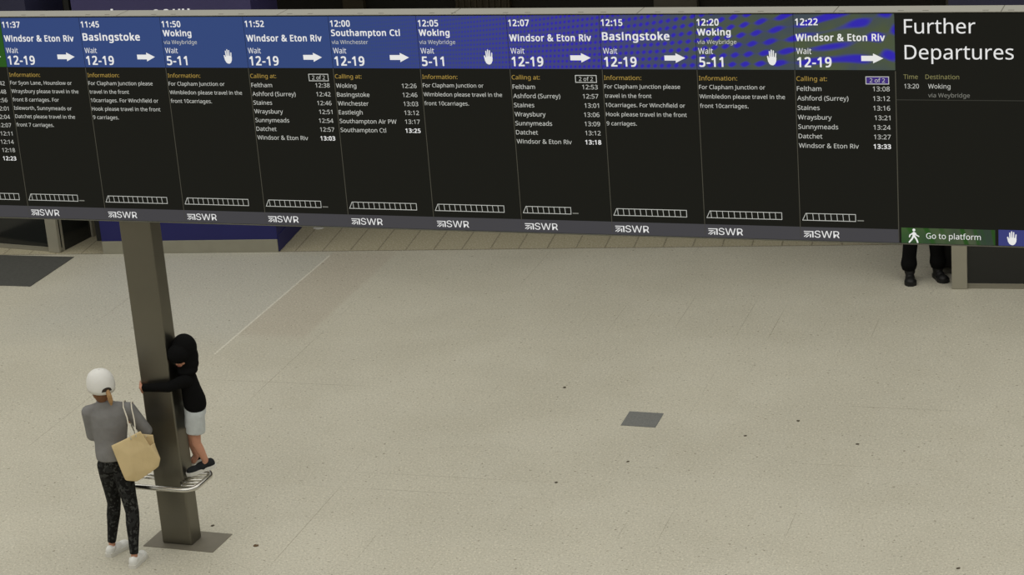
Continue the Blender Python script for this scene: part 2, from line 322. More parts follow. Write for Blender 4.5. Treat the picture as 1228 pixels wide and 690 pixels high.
# ------------------------------------------------------------------ text and symbols
# letter outlines in 1/1000 em: weight, character, advance / contour / contour
GLYPHS = '''r 209
r&587/244,581 284,578 318,567 345,549 366,524 378,494 383,458 374,411 350,372 313,338 268,308 423,159 442,186 457,216 469,250 479,286 550,286 536,237 518,191 496,150 468,114 585,0 490,0 420,67 394,46 366,28 336,13 303,2 265,-6 223,-8 171,-4 127,10 91,32 65,63 48,102 43,149 46,187 57,220 75,248 100,273 131,296 166,318 149,337 133,358 118,379 107,403 99,429 96,456 101,493 114,524 135,548 165,567 201,578/209,273 182,257 159,239 141,221 128,201 119,178 116,152 124,112 146,81 181,61 225,55 273,59 314,71 347,90 375,111/241,524 211,519 186,506 171,485 165,457 169,429 180,404 199,378 225,350 265,376 292,401 308,428 313,458 308,484 294,505 271,519
r(241/32,220 35,285 45,348 60,409 83,468 113,522 150,573 217,573 167,493 132,407 111,315 103,221 107,159 116,98 132,38 154,-20 182,-75 216,-127 150,-127 113,-77 83,-24 60,34 45,94 35,156
r)241/209,220 205,156 196,94 180,34 158,-24 128,-77 91,-127 25,-127 59,-75 87,-20 108,38 124,98 134,159 137,221 134,283 124,346 108,406 87,465 59,521 24,573 91,573 128,522 158,468 180,409 196,348 205,285
r,215/154,84 146,55 136,23 124,-10 111,-42 98,-74 85,-103 33,-103 41,-72 49,-38 56,-3 63,31 68,63 73,93 148,93
r-258/32,184 32,246 226,246 226,184
r.215/58,43 61,69 72,85 88,94 107,97 126,94 142,85 153,69 157,43 153,18 142,2 126,-8 107,-11 88,-8 72,2 61,18
r0459/419,287 417,221 409,163 395,112 376,70 349,37 316,12 276,-3 229,-8 170,1 122,27 86,70 60,129 44,201 39,287 44,373 58,446 83,504 119,547 167,573 229,581 287,573 335,547 372,504 399,446 414,373/110,287 113,215 121,156 137,111 159,78 190,59 229,52 268,59 298,78 320,110 336,156 345,215 348,287 345,359 336,417 320,463 298,495 268,515 229,521 190,515 159,495 137,463 121,417 113,359
r1459/285,0 216,0 216,400 216,422 216,439 217,455 217,470 218,484 219,499 207,487 196,477 184,467 169,455 108,405 71,452 226,573 285,573
r2459/417,0 38,0 38,59 188,210 228,251 261,287 287,320 306,353 318,387 322,424 315,466 294,496 261,514 221,520 181,517 147,506 115,489 83,466 45,513 68,531 94,548 122,561 153,572 186,578 221,581 270,576 313,562 347,540 372,510 388,472 394,428 389,385 375,344 353,305 324,267 288,227 247,185 128,67 128,64 417,64
r3459/395,439 392,403 381,372 363,347 340,326 310,311 277,302 277,298 337,283 379,255 405,214 413,163 407,116 390,74 360,40 318,14 263,-3 193,-8 150,-6 110,-1 72,8 36,23 36,89 74,73 114,61 155,54 194,51 260,59 305,81 331,117 339,164 335,197 320,223 297,242 265,255 226,263 179,265 123,265 123,326 180,326 223,329 259,339 286,356 307,377 319,404 323,434 316,471 295,498 262,516 219,521 190,520 164,515 140,508 117,498 96,487 75,473 39,521 73,544 115,563 163,576 218,581 296,571 352,540 384,495
r4459/443,130 359,130 359,0 291,0 291,130 17,130 17,190 286,576 359,576 359,193 443,193/291,374 291,394 291,412 292,429 293,444 293,459 294,474 294,487 295,500 292,500 285,485 276,468 266,451 257,438 86,193 291,193
r5459/221,351 275,346 322,331 361,307 389,274 407,232 413,183 407,128 387,81 356,43 314,15 261,-2 199,-8 156,-6 116,0 80,10 51,23 51,90 82,74 121,62 161,55 200,52 239,55 274,65 302,82 323,106 336,137 341,176 332,225 306,262 262,284 197,292 173,291 146,288 120,284 99,280 64,302 86,573 373,573 373,508 146,508 132,342 148,345 169,348 194,350
r6459/44,245 46,294 51,342 60,389 75,433 95,474 121,510 155,539 196,562 246,576 306,581 324,580 344,579 362,577 377,573 377,513 362,517 344,520 326,522 308,523 257,518 216,504 183,483 158,454 139,419 127,380 119,337 115,291 119,291 133,309 150,326 170,339 194,350 223,356 255,358 302,353 342,338 375,313 400,279 416,236 421,184 415,129 399,82 372,44 336,15 291,-2 239,-8 199,-4 163,7 130,26 101,54 77,89 59,133 48,185/238,51 284,59 320,84 343,125 351,184 344,233 324,271 289,295 241,303 205,299 175,287 150,270 131,248 119,223 115,198 117,172 123,146 133,121 146,99 164,79 185,64 210,55
r7459/109,0 344,508 35,508 35,573 419,573 419,518 187,0
r8459/229,581 276,577 318,565 352,546 378,519 395,485 400,443 396,411 385,383 368,359 346,338 320,319 291,303 325,285 355,265 381,242 401,216 414,185 419,148 413,104 395,65 367,34 330,11 284,-3 231,-8 174,-3 126,10 89,33 61,63 45,101 39,146 43,183 56,214 75,241 99,264 128,283 158,299 131,316 107,336 87,358 71,383 61,411 58,444 63,485 80,518 107,545 141,565 182,577/108,145 116,107 138,76 176,55 229,48 281,55 319,76 342,108 350,148 346,174 335,197 317,217 293,235 264,251 229,265 217,270 184,254 157,237 136,219 121,197 111,173/228,524 188,518 155,502 134,476 127,441 130,414 141,391 157,373 179,357 204,344 232,330 258,343 282,357 302,373 317,392 327,414 330,441 323,476 302,502 270,518
r9459/417,328 415,279 410,231 401,183 387,139 366,99 340,63 306,33 265,11 214,-3 154,-8 137,-8 117,-6 97,-4 82,0 82,60 97,56 115,53 134,50 152,50 204,54 245,68 278,90 303,118 322,153 334,192 342,235 346,281 341,281 327,263 310,247 290,233 266,223 237,216 204,214 158,219 118,235 85,260 61,294 45,336 40,387 46,443 63,491 90,529 127,557 171,575 223,581 262,577 299,565 332,545 361,518 384,483 402,439 413,388/223,521 178,513 142,488 118,447 110,388 117,339 137,301 171,277 220,269 256,273 286,285 311,303 330,325 342,349 346,374 344,400 338,426 328,451 315,474 298,493 277,508 252,518
r:215/58,43 61,69 72,85 88,94 107,97 126,94 142,85 153,69 157,43 153,18 142,2 126,-8 107,-11 88,-8 72,2 61,18/58,387 61,412 72,429 88,438 107,441 126,438 142,429 153,412 157,387 153,362 142,345 126,335 107,332 88,335 72,345 61,362
rA512/437,0 368,177 141,177 73,0 0,0 224,575 289,575 512,0/282,415 279,424 274,438 269,455 263,473 259,489 255,500 251,484 247,468 242,452 238,438 234,425 230,415 165,241 346,241
rB521/241,573 336,565 404,541 445,497 459,431 456,399 446,371 431,347 409,328 382,313 350,304 350,300 384,292 415,279 441,261 461,236 474,203 478,163 472,115 454,74 425,42 385,19 337,5 279,0 78,0 78,573/256,329 318,335 357,352 377,382 384,423 376,463 351,490 308,506 245,511 150,511 150,329/150,269 150,61 265,61 330,68 371,91 394,125 401,168 398,197 388,221 370,241 344,256 307,266 260,269
rC507/323,517 280,513 241,502 206,482 178,456 155,423 139,383 129,337 125,286 131,220 147,164 175,117 213,83 262,62 322,55 359,57 394,62 427,69 460,78 460,15 427,5 393,-2 356,-7 312,-8 232,1 166,28 115,72 78,131 56,203 49,287 53,349 67,406 89,456 120,499 159,534 206,559 261,575 324,581 367,578 409,572 448,561 482,547 453,486 425,497 394,508 360,515
rD585/536,292 528,203 501,131 457,74 399,33 325,8 237,0 78,0 78,573 254,573 335,565 404,540 460,501 502,446 528,377/460,289 454,359 435,415 404,457 361,487 308,505 244,511 150,511 150,62 228,62 329,76 402,119 446,190
rE446/398,0 78,0 78,573 398,573 398,509 150,509 150,330 383,330 383,268 150,268 150,63 398,63
rF416/150,0 78,0 78,573 398,573 398,509 150,509 150,306 383,306 383,243 150,243
rG584/326,302 524,302 524,22 478,8 431,-1 380,-6 323,-8 241,1 173,28 120,71 81,130 57,202 49,286 58,370 84,442 127,500 186,544 259,571 346,581 392,578 437,572 478,561 516,547 489,484 457,497 421,508 382,515 342,517 278,510 225,489 181,455 150,409 131,353 124,286 130,222 146,166 175,119 216,84 270,62 340,55 375,56 404,59 429,63 452,68 452,238 326,238
rH594/516,0 443,0 443,267 150,267 150,0 78,0 78,573 150,573 150,330 443,330 443,573 516,573
rI272/239,0 32,0 32,42 99,57 99,515 32,531 32,573 239,573 239,531 172,515 172,57 239,42
rJ219/-3,-152 -21,-152 -37,-150 -51,-146 -63,-142 -63,-81 -49,-84 -35,-87 -20,-88 -5,-89 15,-87 33,-81 50,-70 63,-53 71,-29 74,3 74,573 146,573 146,9 141,-42 128,-82 105,-113 75,-135 39,-148
rL420/78,0 78,573 150,573 150,64 400,64 400,0
rP485/229,573 326,562 393,528 431,475 444,404 441,370 433,336 417,306 395,278 364,255 324,238 275,227 216,223 150,223 150,0 78,0 78,573/223,511 150,511 150,285 208,285 258,288 298,296 330,311 352,334 365,363 370,401 361,449 334,484 289,504
rR499/236,573 301,568 353,555 393,532 422,500 439,460 444,410 440,368 427,334 408,306 385,285 358,269 330,257 487,0 403,0 264,237 150,237 150,0 78,0 78,573/232,510 150,510 150,298 236,298 296,304 338,325 362,359 370,407 366,440 355,467 336,486 310,500 275,507
rS440/403,153 396,106 378,66 348,35 307,11 257,-3 198,-8 167,-7 137,-5 109,-1 83,4 61,11 41,19 41,88 73,76 113,65 156,57 201,55 240,57 273,66 298,79 316,98 327,120 330,147 327,173 318,194 302,213 277,230 242,247 196,265 161,279 131,294 106,311 85,330 69,351 57,375 50,403 48,435 54,477 71,513 99,542 136,563 180,576 231,581 276,578 318,572 355,562 389,549 366,487 336,499 302,508 266,515 229,517 196,515 169,507 148,494 133,478 124,457 121,434 124,407 133,386 149,367 172,351 204,335 246,318 293,299 332,279 362,255 385,228 398,194
rT446/259,0 187,0 187,509 8,509 8,573 437,573 437,509 259,509
rW746/735,573 583,0 510,0 399,375 394,392 389,410 384,427 380,443 376,458 373,471 371,481 370,488 369,481 367,471 364,458 361,443 357,427 352,409 348,391 342,373 234,0 161,0 10,573 85,573 174,223 179,205 183,186 187,169 190,151 194,134 196,118 199,102 201,87 204,103 206,119 210,137 213,154 218,173 222,191 227,209 232,227 333,573 407,573 512,225 518,206 523,187 527,169 532,151 535,133 538,117 541,101 544,87 547,107 550,129 555,151 560,175 566,199 572,224 660,573
ra450/231,437 299,428 347,403 376,358 385,293 385,0 334,0 320,61 317,61 298,40 279,22 258,9 234,-1 206,-6 172,-8 136,-5 103,6 75,23 55,48 41,80 37,119 50,176 87,219 152,245 243,257 316,259 316,285 310,330 293,359 265,375 227,380 194,378 163,370 133,359 106,347 84,400 115,414 151,426 190,434/252,208 184,200 141,182 118,155 110,119 115,87 132,66 157,53 188,49 238,56 279,79 306,117 315,172 315,210
rb493/139,461 138,435 138,410 136,389 135,373 139,373 161,398 189,419 226,432 272,437 344,423 401,381 437,312 449,215 444,147 427,91 400,48 365,17 322,-2 272,-8 226,-3 189,10 161,31 139,55 133,55 119,0 68,0 68,609 139,609/260,379 219,374 188,361 165,339 150,308 142,268 139,217 139,214 145,144 165,93 202,61 261,51 312,61 348,93 369,145 376,216 369,287 348,338 311,368
rc385/241,-8 187,-2 139,15 99,45 69,87 50,143 44,213 51,284 71,342 102,385 142,415 191,432 245,438 278,436 309,431 336,424 358,415 337,356 316,363 292,370 267,374 244,376 204,371 172,358 148,335 131,303 120,263 117,213 120,166 131,126 148,94 172,71 202,58 240,53 273,55 302,60 328,68 351,78 351,15 328,5 304,-2 275,-7
rd493/221,-8 148,6 92,48 56,117 44,214 56,311 93,381 149,424 221,438 253,436 280,429 303,420 323,407 340,391 354,374 359,374 358,387 356,405 355,424 354,438 354,609 425,609 425,0 368,0 358,58 354,58 340,40 323,24 303,11 279,1 252,-6/232,51 290,60 328,88 348,135 355,200 355,213 349,284 329,336 291,369 231,379 181,368 146,334 124,281 117,213 124,144 146,93 181,61
re452/234,438 286,432 329,414 364,385 390,346 406,299 411,244 411,201 117,201 127,137 154,90 197,62 254,52 293,54 327,60 359,69 392,82 392,20 359,8 327,-1 292,-6 251,-8 194,-2 143,17 101,48 70,91 51,146 44,212 50,277 68,333 96,378 134,411 181,431/233,380 188,372 154,348 130,309 119,257 338,257 335,292 326,322 312,346 292,364 266,376
rf276/266,375 158,375 158,0 87,0 87,375 12,375 12,408 87,432 87,457 92,507 104,547 124,577 152,597 186,609 227,613 252,612 274,609 294,604 310,599 292,544 278,548 262,552 245,555 228,556 197,550 175,532 162,502 158,458 158,430 266,430
rg493/221,438 261,434 297,422 329,402 355,373 359,373 369,430 425,430 425,-7 420,-63 404,-109 378,-146 341,-172 293,-187 233,-192 188,-191 147,-186 110,-177 78,-165 78,-100 111,-114 149,-125 191,-132 237,-134 286,-126 324,-101 347,-63 355,-13 355,4 355,16 356,32 357,47 358,57 354,57 329,28 299,8 263,-4 221,-8 147,7 91,51 56,121 44,214 56,306 91,377 147,423/230,379 197,374 169,359 147,336 130,303 120,262 117,213 124,143 146,92 182,60 232,50 262,52 288,58 309,69 326,85 340,105 349,131 354,161 356,197 356,214 353,267 343,309 326,340 302,362 270,374
rh496/139,431 138,415 138,399 136,384 135,370 140,370 155,391 174,407 196,420 221,429 247,435 273,437 321,433 360,421 391,400 413,370 426,330 431,280 431,0 361,0 361,275 355,321 338,353 308,372 265,379 222,374 189,360 166,338 150,308 142,269 139,222 139,0 68,0 68,609 139,609
ri207/139,430 139,0 68,0 68,430/104,591 119,588 133,580 142,566 145,546 142,526 133,512 119,504 104,501 88,504 75,512 66,526 63,546 66,566 75,580 88,588
rk428/138,291 138,276 137,257 136,238 135,221 138,221 144,229 152,240 162,252 172,264 181,276 189,285 326,430 409,430 235,246 421,0 336,0 187,200 138,158 138,0 68,0 68,609 138,609
rl207/139,0 68,0 68,609 139,609
rm750/540,438 603,429 649,401 676,352 685,280 685,0 615,0 615,277 610,321 594,353 567,372 528,379 474,369 438,342 418,298 411,237 411,0 342,0 342,277 339,308 332,333 320,353 303,367 281,376 253,379 215,374 185,360 164,338 150,308 141,269 139,223 139,0 68,0 68,430 125,430 136,371 140,371 155,392 173,409 194,422 217,431 241,436 266,438 312,433 349,420 378,398 398,366 402,366 427,398 461,420 499,433
rn496/275,438 343,429 391,401 421,352 431,280 431,0 361,0 361,275 355,321 338,353 308,372 265,379 204,368 166,338 146,289 139,223 139,0 68,0 68,430 125,430 136,371 140,371 156,392 175,409 198,422 222,431 248,436
ro485/442,216 438,165 428,121 411,82 388,51 359,25 324,7 285,-4 241,-8 200,-4 163,7 129,25 100,51 77,82 59,121 48,165 44,216 50,282 68,336 97,380 137,412 186,431 244,438 299,431 347,412 387,380 417,336 436,282/117,216 120,169 130,128 147,95 172,71 203,56 243,51 282,56 314,71 339,95 356,128 366,169 369,216 365,263 355,303 338,335 314,359 282,374 242,379 185,368 147,335 124,284
rp493/273,438 344,424 401,383 437,313 449,216 444,148 427,93 401,49 365,17 322,-2 272,-8 241,-6 213,1 190,11 170,24 153,38 139,55 134,55 136,39 137,20 138,1 139,-16 139,-192 68,-192 68,430 126,430 136,371 139,371 153,389 170,405 189,419 213,429 240,436/260,379 221,374 190,362 167,342 152,313 142,275 139,229 139,216 142,167 150,126 165,93 188,70 220,55 261,51 297,56 326,72 348,98 364,131 373,171 376,217 369,283 348,334 311,367
rr331/269,438 281,438 295,437 308,435 319,433 310,368 299,370 287,372 275,373 264,374 240,371 217,363 195,351 176,334 161,313 149,289 141,261 139,229 139,0 68,0 68,430 126,430 134,351 137,351 152,374 170,395 191,413 214,426 240,435
rs384/348,119 343,80 327,49 302,24 268,6 226,-4 176,-8 135,-6 99,-1 68,8 42,19 42,83 70,71 104,60 141,52 178,49 224,53 256,66 274,86 280,112 278,128 271,141 259,154 239,167 212,180 174,196 135,212 103,228 76,245 57,266 45,292 41,324 52,372 85,408 137,430 202,438 240,436 275,430 308,421 339,409 315,353 287,363 258,372 228,378 197,380 159,377 131,366 114,350 108,328 111,312 119,298 133,286 154,274 182,261 219,246 257,231 289,215 314,197 333,176 344,150
rt289/212,50 228,50 245,53 260,55 272,59 272,5 258,0 240,-4 219,-7 200,-8 167,-5 138,4 112,20 91,44 78,79 74,125 74,375 13,375 13,409 75,437 103,528 144,528 144,430 269,430 269,375 144,375 144,127 149,93 163,69 185,54
ru496/427,430 427,0 370,0 359,57 356,57 340,36 321,20 298,8 273,-1 247,-6 220,-8 173,-4 134,8 103,29 81,59 68,99 63,148 63,430 135,430 135,153 141,108 158,76 188,57 230,51 273,55 306,69 330,91 345,121 354,160 357,206 357,430
rv407/163,0 0,430 75,430 167,176 173,158 180,137 187,116 193,96 198,78 201,63 204,63 208,78 214,96 220,117 227,138 234,158 241,176 332,430 407,430 244,0
rw630/346,243 341,260 336,276 331,292 328,308 324,322 321,335 318,347 316,357 313,357 311,347 308,335 305,322 302,307 298,292 294,275 289,259 284,242 207,1 127,1 9,431 82,431 141,201 147,178 153,154 158,131 163,109 167,90 169,73 172,73 175,84 178,97 181,112 185,128 189,144 193,160 197,175 201,188 277,431 354,431 428,188 434,169 440,149 446,129 451,109 455,90 457,74 460,74 463,89 466,108 471,129 477,153 483,177 489,201 549,431 621,431 502,1 419,1
ry409/1,430 76,430 169,185 177,164 184,144 191,124 196,105 201,86 205,68 209,68 215,91 224,121 234,153 245,186 333,430 409,430 224,-59 207,-97 188,-130 165,-156 138,-176 106,-188 67,-192 49,-192 34,-190 20,-188 9,-186 9,-130 19,-132 30,-133 43,-134 56,-135 79,-132 99,-126 116,-114 130,-99 142,-80 152,-59 174,-2
lS447/224,-9 172,-4 128,9 91,31 64,60 46,96 38,137 104,137 110,110 123,88 142,71 166,59 194,52 224,49 257,52 286,60 311,74 329,92 341,114 346,139 342,161 332,179 316,193 296,205 272,214 245,222 184,239 128,260 86,289 60,326 52,372 58,413 75,448 102,476 138,498 180,511 227,516 275,511 316,498 351,476 377,449 394,415 401,378 337,378 326,412 302,437 267,453 225,459 194,456 167,448 145,435 129,418 118,398 115,376 119,352 131,334 148,319 169,308 191,300 212,293 264,279 287,272 312,264 336,252 359,238 379,220 395,198 405,171 408,139 403,99 386,64 360,34 323,11 278,-4
lW686/155,0 16,509 82,509 163,196 170,171 175,145 181,120 187,94 192,67 197,40 189,40 194,67 200,94 205,120 211,145 218,171 224,196 306,509 380,509 462,196 468,171 474,145 480,120 486,94 492,67 497,40 488,40 493,67 499,94 504,120 510,145 517,171 523,196 603,509 670,509 530,0 455,0 368,323 359,356 351,391 344,431 336,475 350,475 342,433 335,395 327,359 318,323 230,0
lR449/60,0 60,509 236,509 290,504 333,489 367,465 390,433 405,395 409,352 405,309 390,271 367,240 333,217 289,203 236,198 96,198 96,255 234,255 269,258 298,267 319,281 334,300 342,324 345,352 342,380 334,405 319,425 298,440 269,449 233,452 125,452 125,0/353,0 230,229 303,229 428,0
lH517/60,0 60,509 125,509 125,289 392,289 392,509 457,509 457,0 392,0 392,232 125,232 125,0'''
_G = {}
for _l in GLYPHS.split('\n'):
    _h, *_c = _l[2:].split('/') if _l[1] != '/' else ('0',)
    _loops = [[tuple(int(v)/1000 for v in p.split(',')) for p in c.split()] for c in _c]
    _loops = [l for l in _loops if len(l) > 2]
    _G[_l[:2]] = (int(_h)/1000, _loops)
def glyphs(s, wt):
    vs, fs, x = [], [], 0.0
    for ch in s:
        k = ('r' if wt == 'b' else wt)+ch
        adv, loops = _G[k] if k in _G else (_G['r '][0], [])
        if loops:
            flat = [p for l in loops for p in l]; tris = tessellate_polygon([[Vector((p[0], p[1], 0)) for p in l] for l in loops])
            for ox, oy in (((-.024, -.016), (.024, -.016), (-.024, .016), (.024, .016)) if wt == 'b' else ((0, 0),)):   # bold: the strokes widened all round
                n0 = len(vs); vs += [(p[0]+x+ox, p[1]+oy) for p in flat]
                fs += [tuple(n0+i for i in tri) for tri in tris]
        x += adv + (.05 if wt == 'b' else 0)
    xs = [v[0] for v in vs]; ys = [v[1] for v in vs]
    return (vs, fs, min(xs), max(xs), min(ys), max(ys))
def cap_h(wt): return glyphs('H', wt)[5]
class Style:
    def __init__(s, cap, ref, width, bold):
        s.bold = bold; s.ys = cap/cap_h(bold); g = glyphs(ref, bold); s.xs = width/(g[3]-g[2])
def put_text(bm, s, st, u, z, y, right=False):
    vs, fs, x0, x1, y0, y1 = glyphs(s, st.bold)
    ox = u-(x1 if right else x0)*st.xs
    nv = [bm.verts.new((ox+a*st.xs, y, z+b*st.ys)) for a, b in vs]
    for f in fs:
        try: bm.faces.new([nv[i] for i in f])
        except ValueError: pass
T_TIME = Style(.046, '12:07', .156, 'b')
T_DEST = Style(.048, 'Windsor & Eton Riv', .608, 'b')
T_BIG = Style(.056, 'Basingstoke', .488, 'b')
T_VDEST = Style(.046, 'Woking', .237, 'b')
T_VIA = Style(.029, 'via Weybridge', .277, 'r')
T_WAIT = Style(.041, 'Wait', .104, 'r')
T_PLAT = Style(.068, '12-19', .237, 'b')
T_HEAD = Style(.031, 'Calling at:', .211, 'r')
T_ROW = Style(.032, 'Wraysbury', .234, 'r')
T_RTIME = Style(.032, '13:06', .115, 'r')
T_RTIMEB = Style(.032, '13:06', .119, 'b')
T_INFO = Style(.029, 'For Clapham Junction please', .551, 'r')
T_PAGE = Style(.029, '2 of 2', .104, 'r')
T_LOGO = Style(.050, 'SWR', .176, 'l')
T_FUR = Style(.097, 'Departures', .718, 'r')
T_SML = Style(.031, 'Destination', .224, 'r')
T_STIME = Style(.031, '13:20', .098, 'r')
T_GO = Style(.040, 'Go to platform', .370, 'r')

# ------------------------------------------------------------------ departure board
BY = 14.68                  # front of the screens
PIT = 0.6873
X0 = -9.4258
ZT, ZB = 4.437, 2.822
BL, BR = X0-PIT, X0+10*PIT+1.36
board = thing('departure_board', 'long black electronic train departure board with blue headings above the steel pillar', 'departure board', (0, 0, 0))
bm = nb(); box(bm, BL-.03, BY+.03, ZB, BR+.03, BY+.185, ZT-.004, .004); obj('housing', bm, M['black'], board)
bm = nb(); box(bm, BL-.03, BY-.004, ZT+.003, BR+.03, BY+.190, ZT+.009, .002); cover = obj('top_cover', bm, M['cover'], board)
cover['label'] = 'light grey metal cover along the top'
bm = nb(); box(bm, BL-.03, BY+.004, ZT-.02, BR+.03, BY+.18, ZT+.005); obj('shadow_gap', bm, M['gap'], board)
x = -9.235-.56*2
while x < BR-.2:
    for dx in (0, .165):
        bm = nb(); box(bm, x+dx-.020, BY+.030, ZT+.0085, x+dx+.020, BY+.042, ZT+.0097); obj('cover_slot', bm, M['slot'], cover)
    x += .56
for xs in (-9.78, -8.41, -7.08, -5.71, -4.335, -2.96, -1.85, -1.5):
    if xs < BR:
        bm = nb(); box(bm, xs-.003, BY-.004, ZT+.0085, xs+.003, BY+.184, ZT+.0096); obj('cover_seam', bm, M['slot'], cover)
bm = nb(); box(bm, BL-.03, BY-.003, ZB-.007, BR+.03, BY+.2, ZB+.001, .002); obj('bottom_lip', bm, M['lip'], board)

def arrow(bm, u, y, du=0):
    poly_prism(bm, [(u+.459, 4.110), (u+.539, 4.110), (u+.539, 4.094), (u+.608, 4.128), (u+.539, 4.162), (u+.539, 4.146), (u+.459, 4.146)], y, y+.0015)
def finger(bm, p, q, w0, y, w1=None):
    w1 = w1 or w0*.85
    p, q = Vector((p[0], 0, p[1])), Vector((q[0], 0, q[1])); d = (q-p).normalized(); n = Vector((-d.z, 0, d.x))
    pts = [p-n*w0, p+n*w0]; 
    for k in range(7):
        a = PI/2-PI*k/6
        pts.append(q+n*math.sin(a)*w1+d*math.cos(a)*w1)
    vs = [bm.verts.new((v.x, y, v.z)) for v in pts]
    bm.faces.new(vs)
def hand_sym(bm, u0, u1, z0, z1, y):
    W = u1-u0; H = z1-z0; P = lambda a, b: (u0+a*W, z0+b*H)
    # palm
    pts = [P(.14, .44), P(.10, .26), P(.2, .10), P(.38, .02), P(.6, .0), P(.8, .08), P(.93, .24), P(.97, .46), P(.80, .52), P(.5, .54), P(.27, .52)]
    bm.faces.new([bm.verts.new((p[0], y, p[1])) for p in pts])
    w = W*.072
    finger(bm, P(.30, .48), P(.26, .86), w, y); finger(bm, P(.47, .48), P(.46, .95), w, y)
    finger(bm, P(.65, .48), P(.67, .90), w, y); finger(bm, P(.86, .42), P(.91, .74), w, y)
    finger(bm, P(.18, .22), P(.06, .55), w*1.15, y)
def walker(bm, u0, u1, z0, z1, y):
    W = u1-u0; H = z1-z0; P = lambda a, b: (u0+a*W, z0+b*H)
    c = P(.52, .90); r = H*.095
    bm.faces.new([bm.verts.new((c[0]+r*math.cos(2*PI*k/14), y, c[1]+r*math.sin(2*PI*k/14))) for k in range(14)])
    def limb(*a): finger(bm, *a)
    limb(P(.50, .45), P(.52, .68), W*.115, y, W*.125)
    limb(P(.44, .68), P(.20, .56), W*.062, y); limb(P(.19, .58), P(.12, .42), W*.06, y)
    limb(P(.62, .70), P(.72, .54), W*.062, y); limb(P(.70, .56), P(.94, .46), W*.058, y)
    limb(P(.46, .46), P(.32, .24), W*.085, y); limb(P(.32, .26), P(.10, .05), W*.075, y)
    limb(P(.56, .46), P(.74, .26), W*.085, y); limb(P(.73, .28), P(.84, .05), W*.075, y)
def logo_mark(bm, u0, u1, z0, z1, y):
    W = u1-u0; H = z1-z0; P = lambda a, b: bm.verts.new((u0+a*W, y, z0+b*H))
    q = lambda *ps: bm.faces.new([P(*p) for p in ps])
    q((.0, 1), (.0, .87), (.84, .87), (1, 1)); q((1, 1), (.86, .89), (.86, .0), (1, 0))          # outer arrow head
    q((.04, .70), (.04, .57), (.50, .57), (.66, .70)); q((.74, .60), (.62, .48), (.62, .0), (.74, .0))   # inner arrow head
    q((.46, .52), (.34, .52), (.0, .16), (.0, .02)); q((.56, .46), (.56, .32), (.30, .0), (.14, .0))     # two strokes
def outline(bm, pts, wd, y):
    n = len(pts)
    for i in range(n):
        p = Vector((pts[i][0], 0, pts[i][1])); q = Vector((pts[(i+1) % n][0], 0, pts[(i+1) % n][1])); bar(bm, p, q, wd, y)
def bar(bm, p, q, wd, y):
    p, q = Vector(p), Vector(q); d = (q-p).normalized(); n = Vector((-d.z, 0, d.x))*wd/2; e = d*wd/2
    bm.faces.new([bm.verts.new((v.x, y, v.z)) for v in (p-n-e, q-n+e, q+n+e, p+n-e)])
def train(bm, u, n, L, y):
    z0, z1 = 2.972, 3.022
    outline(bm, [(u, z0), (u+L, z0), (u+L, z1), (u+.024, z1)], .0042, y)
    cw = (L-.034)/n
    for k in range(n): bar(bm, (u+.034+k*cw, 0, z0), (u+.030+k*cw, 0, z1), .0038, y)

WE = lambda *t: list(zip(('Feltham', 'Ashford (Surrey)', 'Staines', 'Wraysbury', 'Sunnymeads', 'Datchet', 'Windsor & Eton Riv'), t))
WOK = ['For Clapham Junction or', 'Wimbledon please travel in the', 'front 10carriages.']
BAS = ['For Clapham Junction please', 'travel in the front', '10carriages. For Winchfield or', 'Hook please travel in the front', '9 carriages.']
COLS = [
 dict(t='11:37', d='Windsor & Eton Riv', p='12-19', i='a', n=10, L=.44, info=['For Syon Lane, Hounslow or', 'Wraysbury please travel in the', 'front 8 carriages. For', 'Isleworth, Sunnymeads or', 'Datchet please travel in the', 'front 7 carriages.'], s=1),
 dict(t='11:45', d='Basingstoke', big=1, p='12-19', i='a', n=12, L=.535, info=BAS),
 dict(t='11:50', d='Woking', v='via Weybridge', p='5-11', i='h', n=12, L=.54, info=WOK),
 dict(t='11:52', d='Windsor & Eton Riv', p='12-19', i='a', n=10, L=.455, call=WE('12:38', '12:42', '12:46', '12:51', '12:54', '12:57', '13:03'), box=1, s=1),
 dict(t='12:00', d='Southampton Ctl', v='via Winchester', p='12-19', i='a', n=12, L=.54, call=[('Woking', '12:26'), ('Basingstoke', '12:46'), ('Winchester', '13:03'), ('Eastleigh', '13:12'), ('Southampton Air PW', '13:17'), ('Southampton Ctl', '13:25')]),
 dict(t='12:05', d='Woking', v='via Weybridge', p='5-11', i='h', n=12, L=.54, info=WOK),
 dict(t='12:07', d='Windsor & Eton Riv', p='12-19', i='a', n=8, L=.365, call=WE('12:53', '12:57', '13:01', '13:06', '13:09', '13:12', '13:18'), box=1, s=1),
 dict(t='12:15', d='Basingstoke', big=1, p='12-19', i='a', n=12, L=.54, info=BAS),
 dict(t='12:20', d='Woking', v='via Weybridge', p='5-11', i='h', n=12, L=.54, info=WOK),
 dict(t='12:22', d='Windsor & Eton Riv', p='12-19', i='a', n=8, L=.372, call=WE('13:08', '13:12', '13:16', '13:21', '13:24', '13:27', '13:33'), box=2, s=1),
]
YP, YH, YT, YI = BY, BY-.0012, BY-.0030, BY-.0030
def screen(u, wd, label):
    b = nb(); box(b, u+.001, BY, ZB+.003, u+wd-.001, BY+.035, ZT-.002)
    o = obj('display_screen', b, M['panel'], board); o['label'] = label; return o
def sub(name, bm, m, p):
    return obj(name, bm, m, p)
def rect(u0, u1, z0, z1, y):
    b = nb(); box(b, u0, y, z0, u1, BY+.01, z1); return b
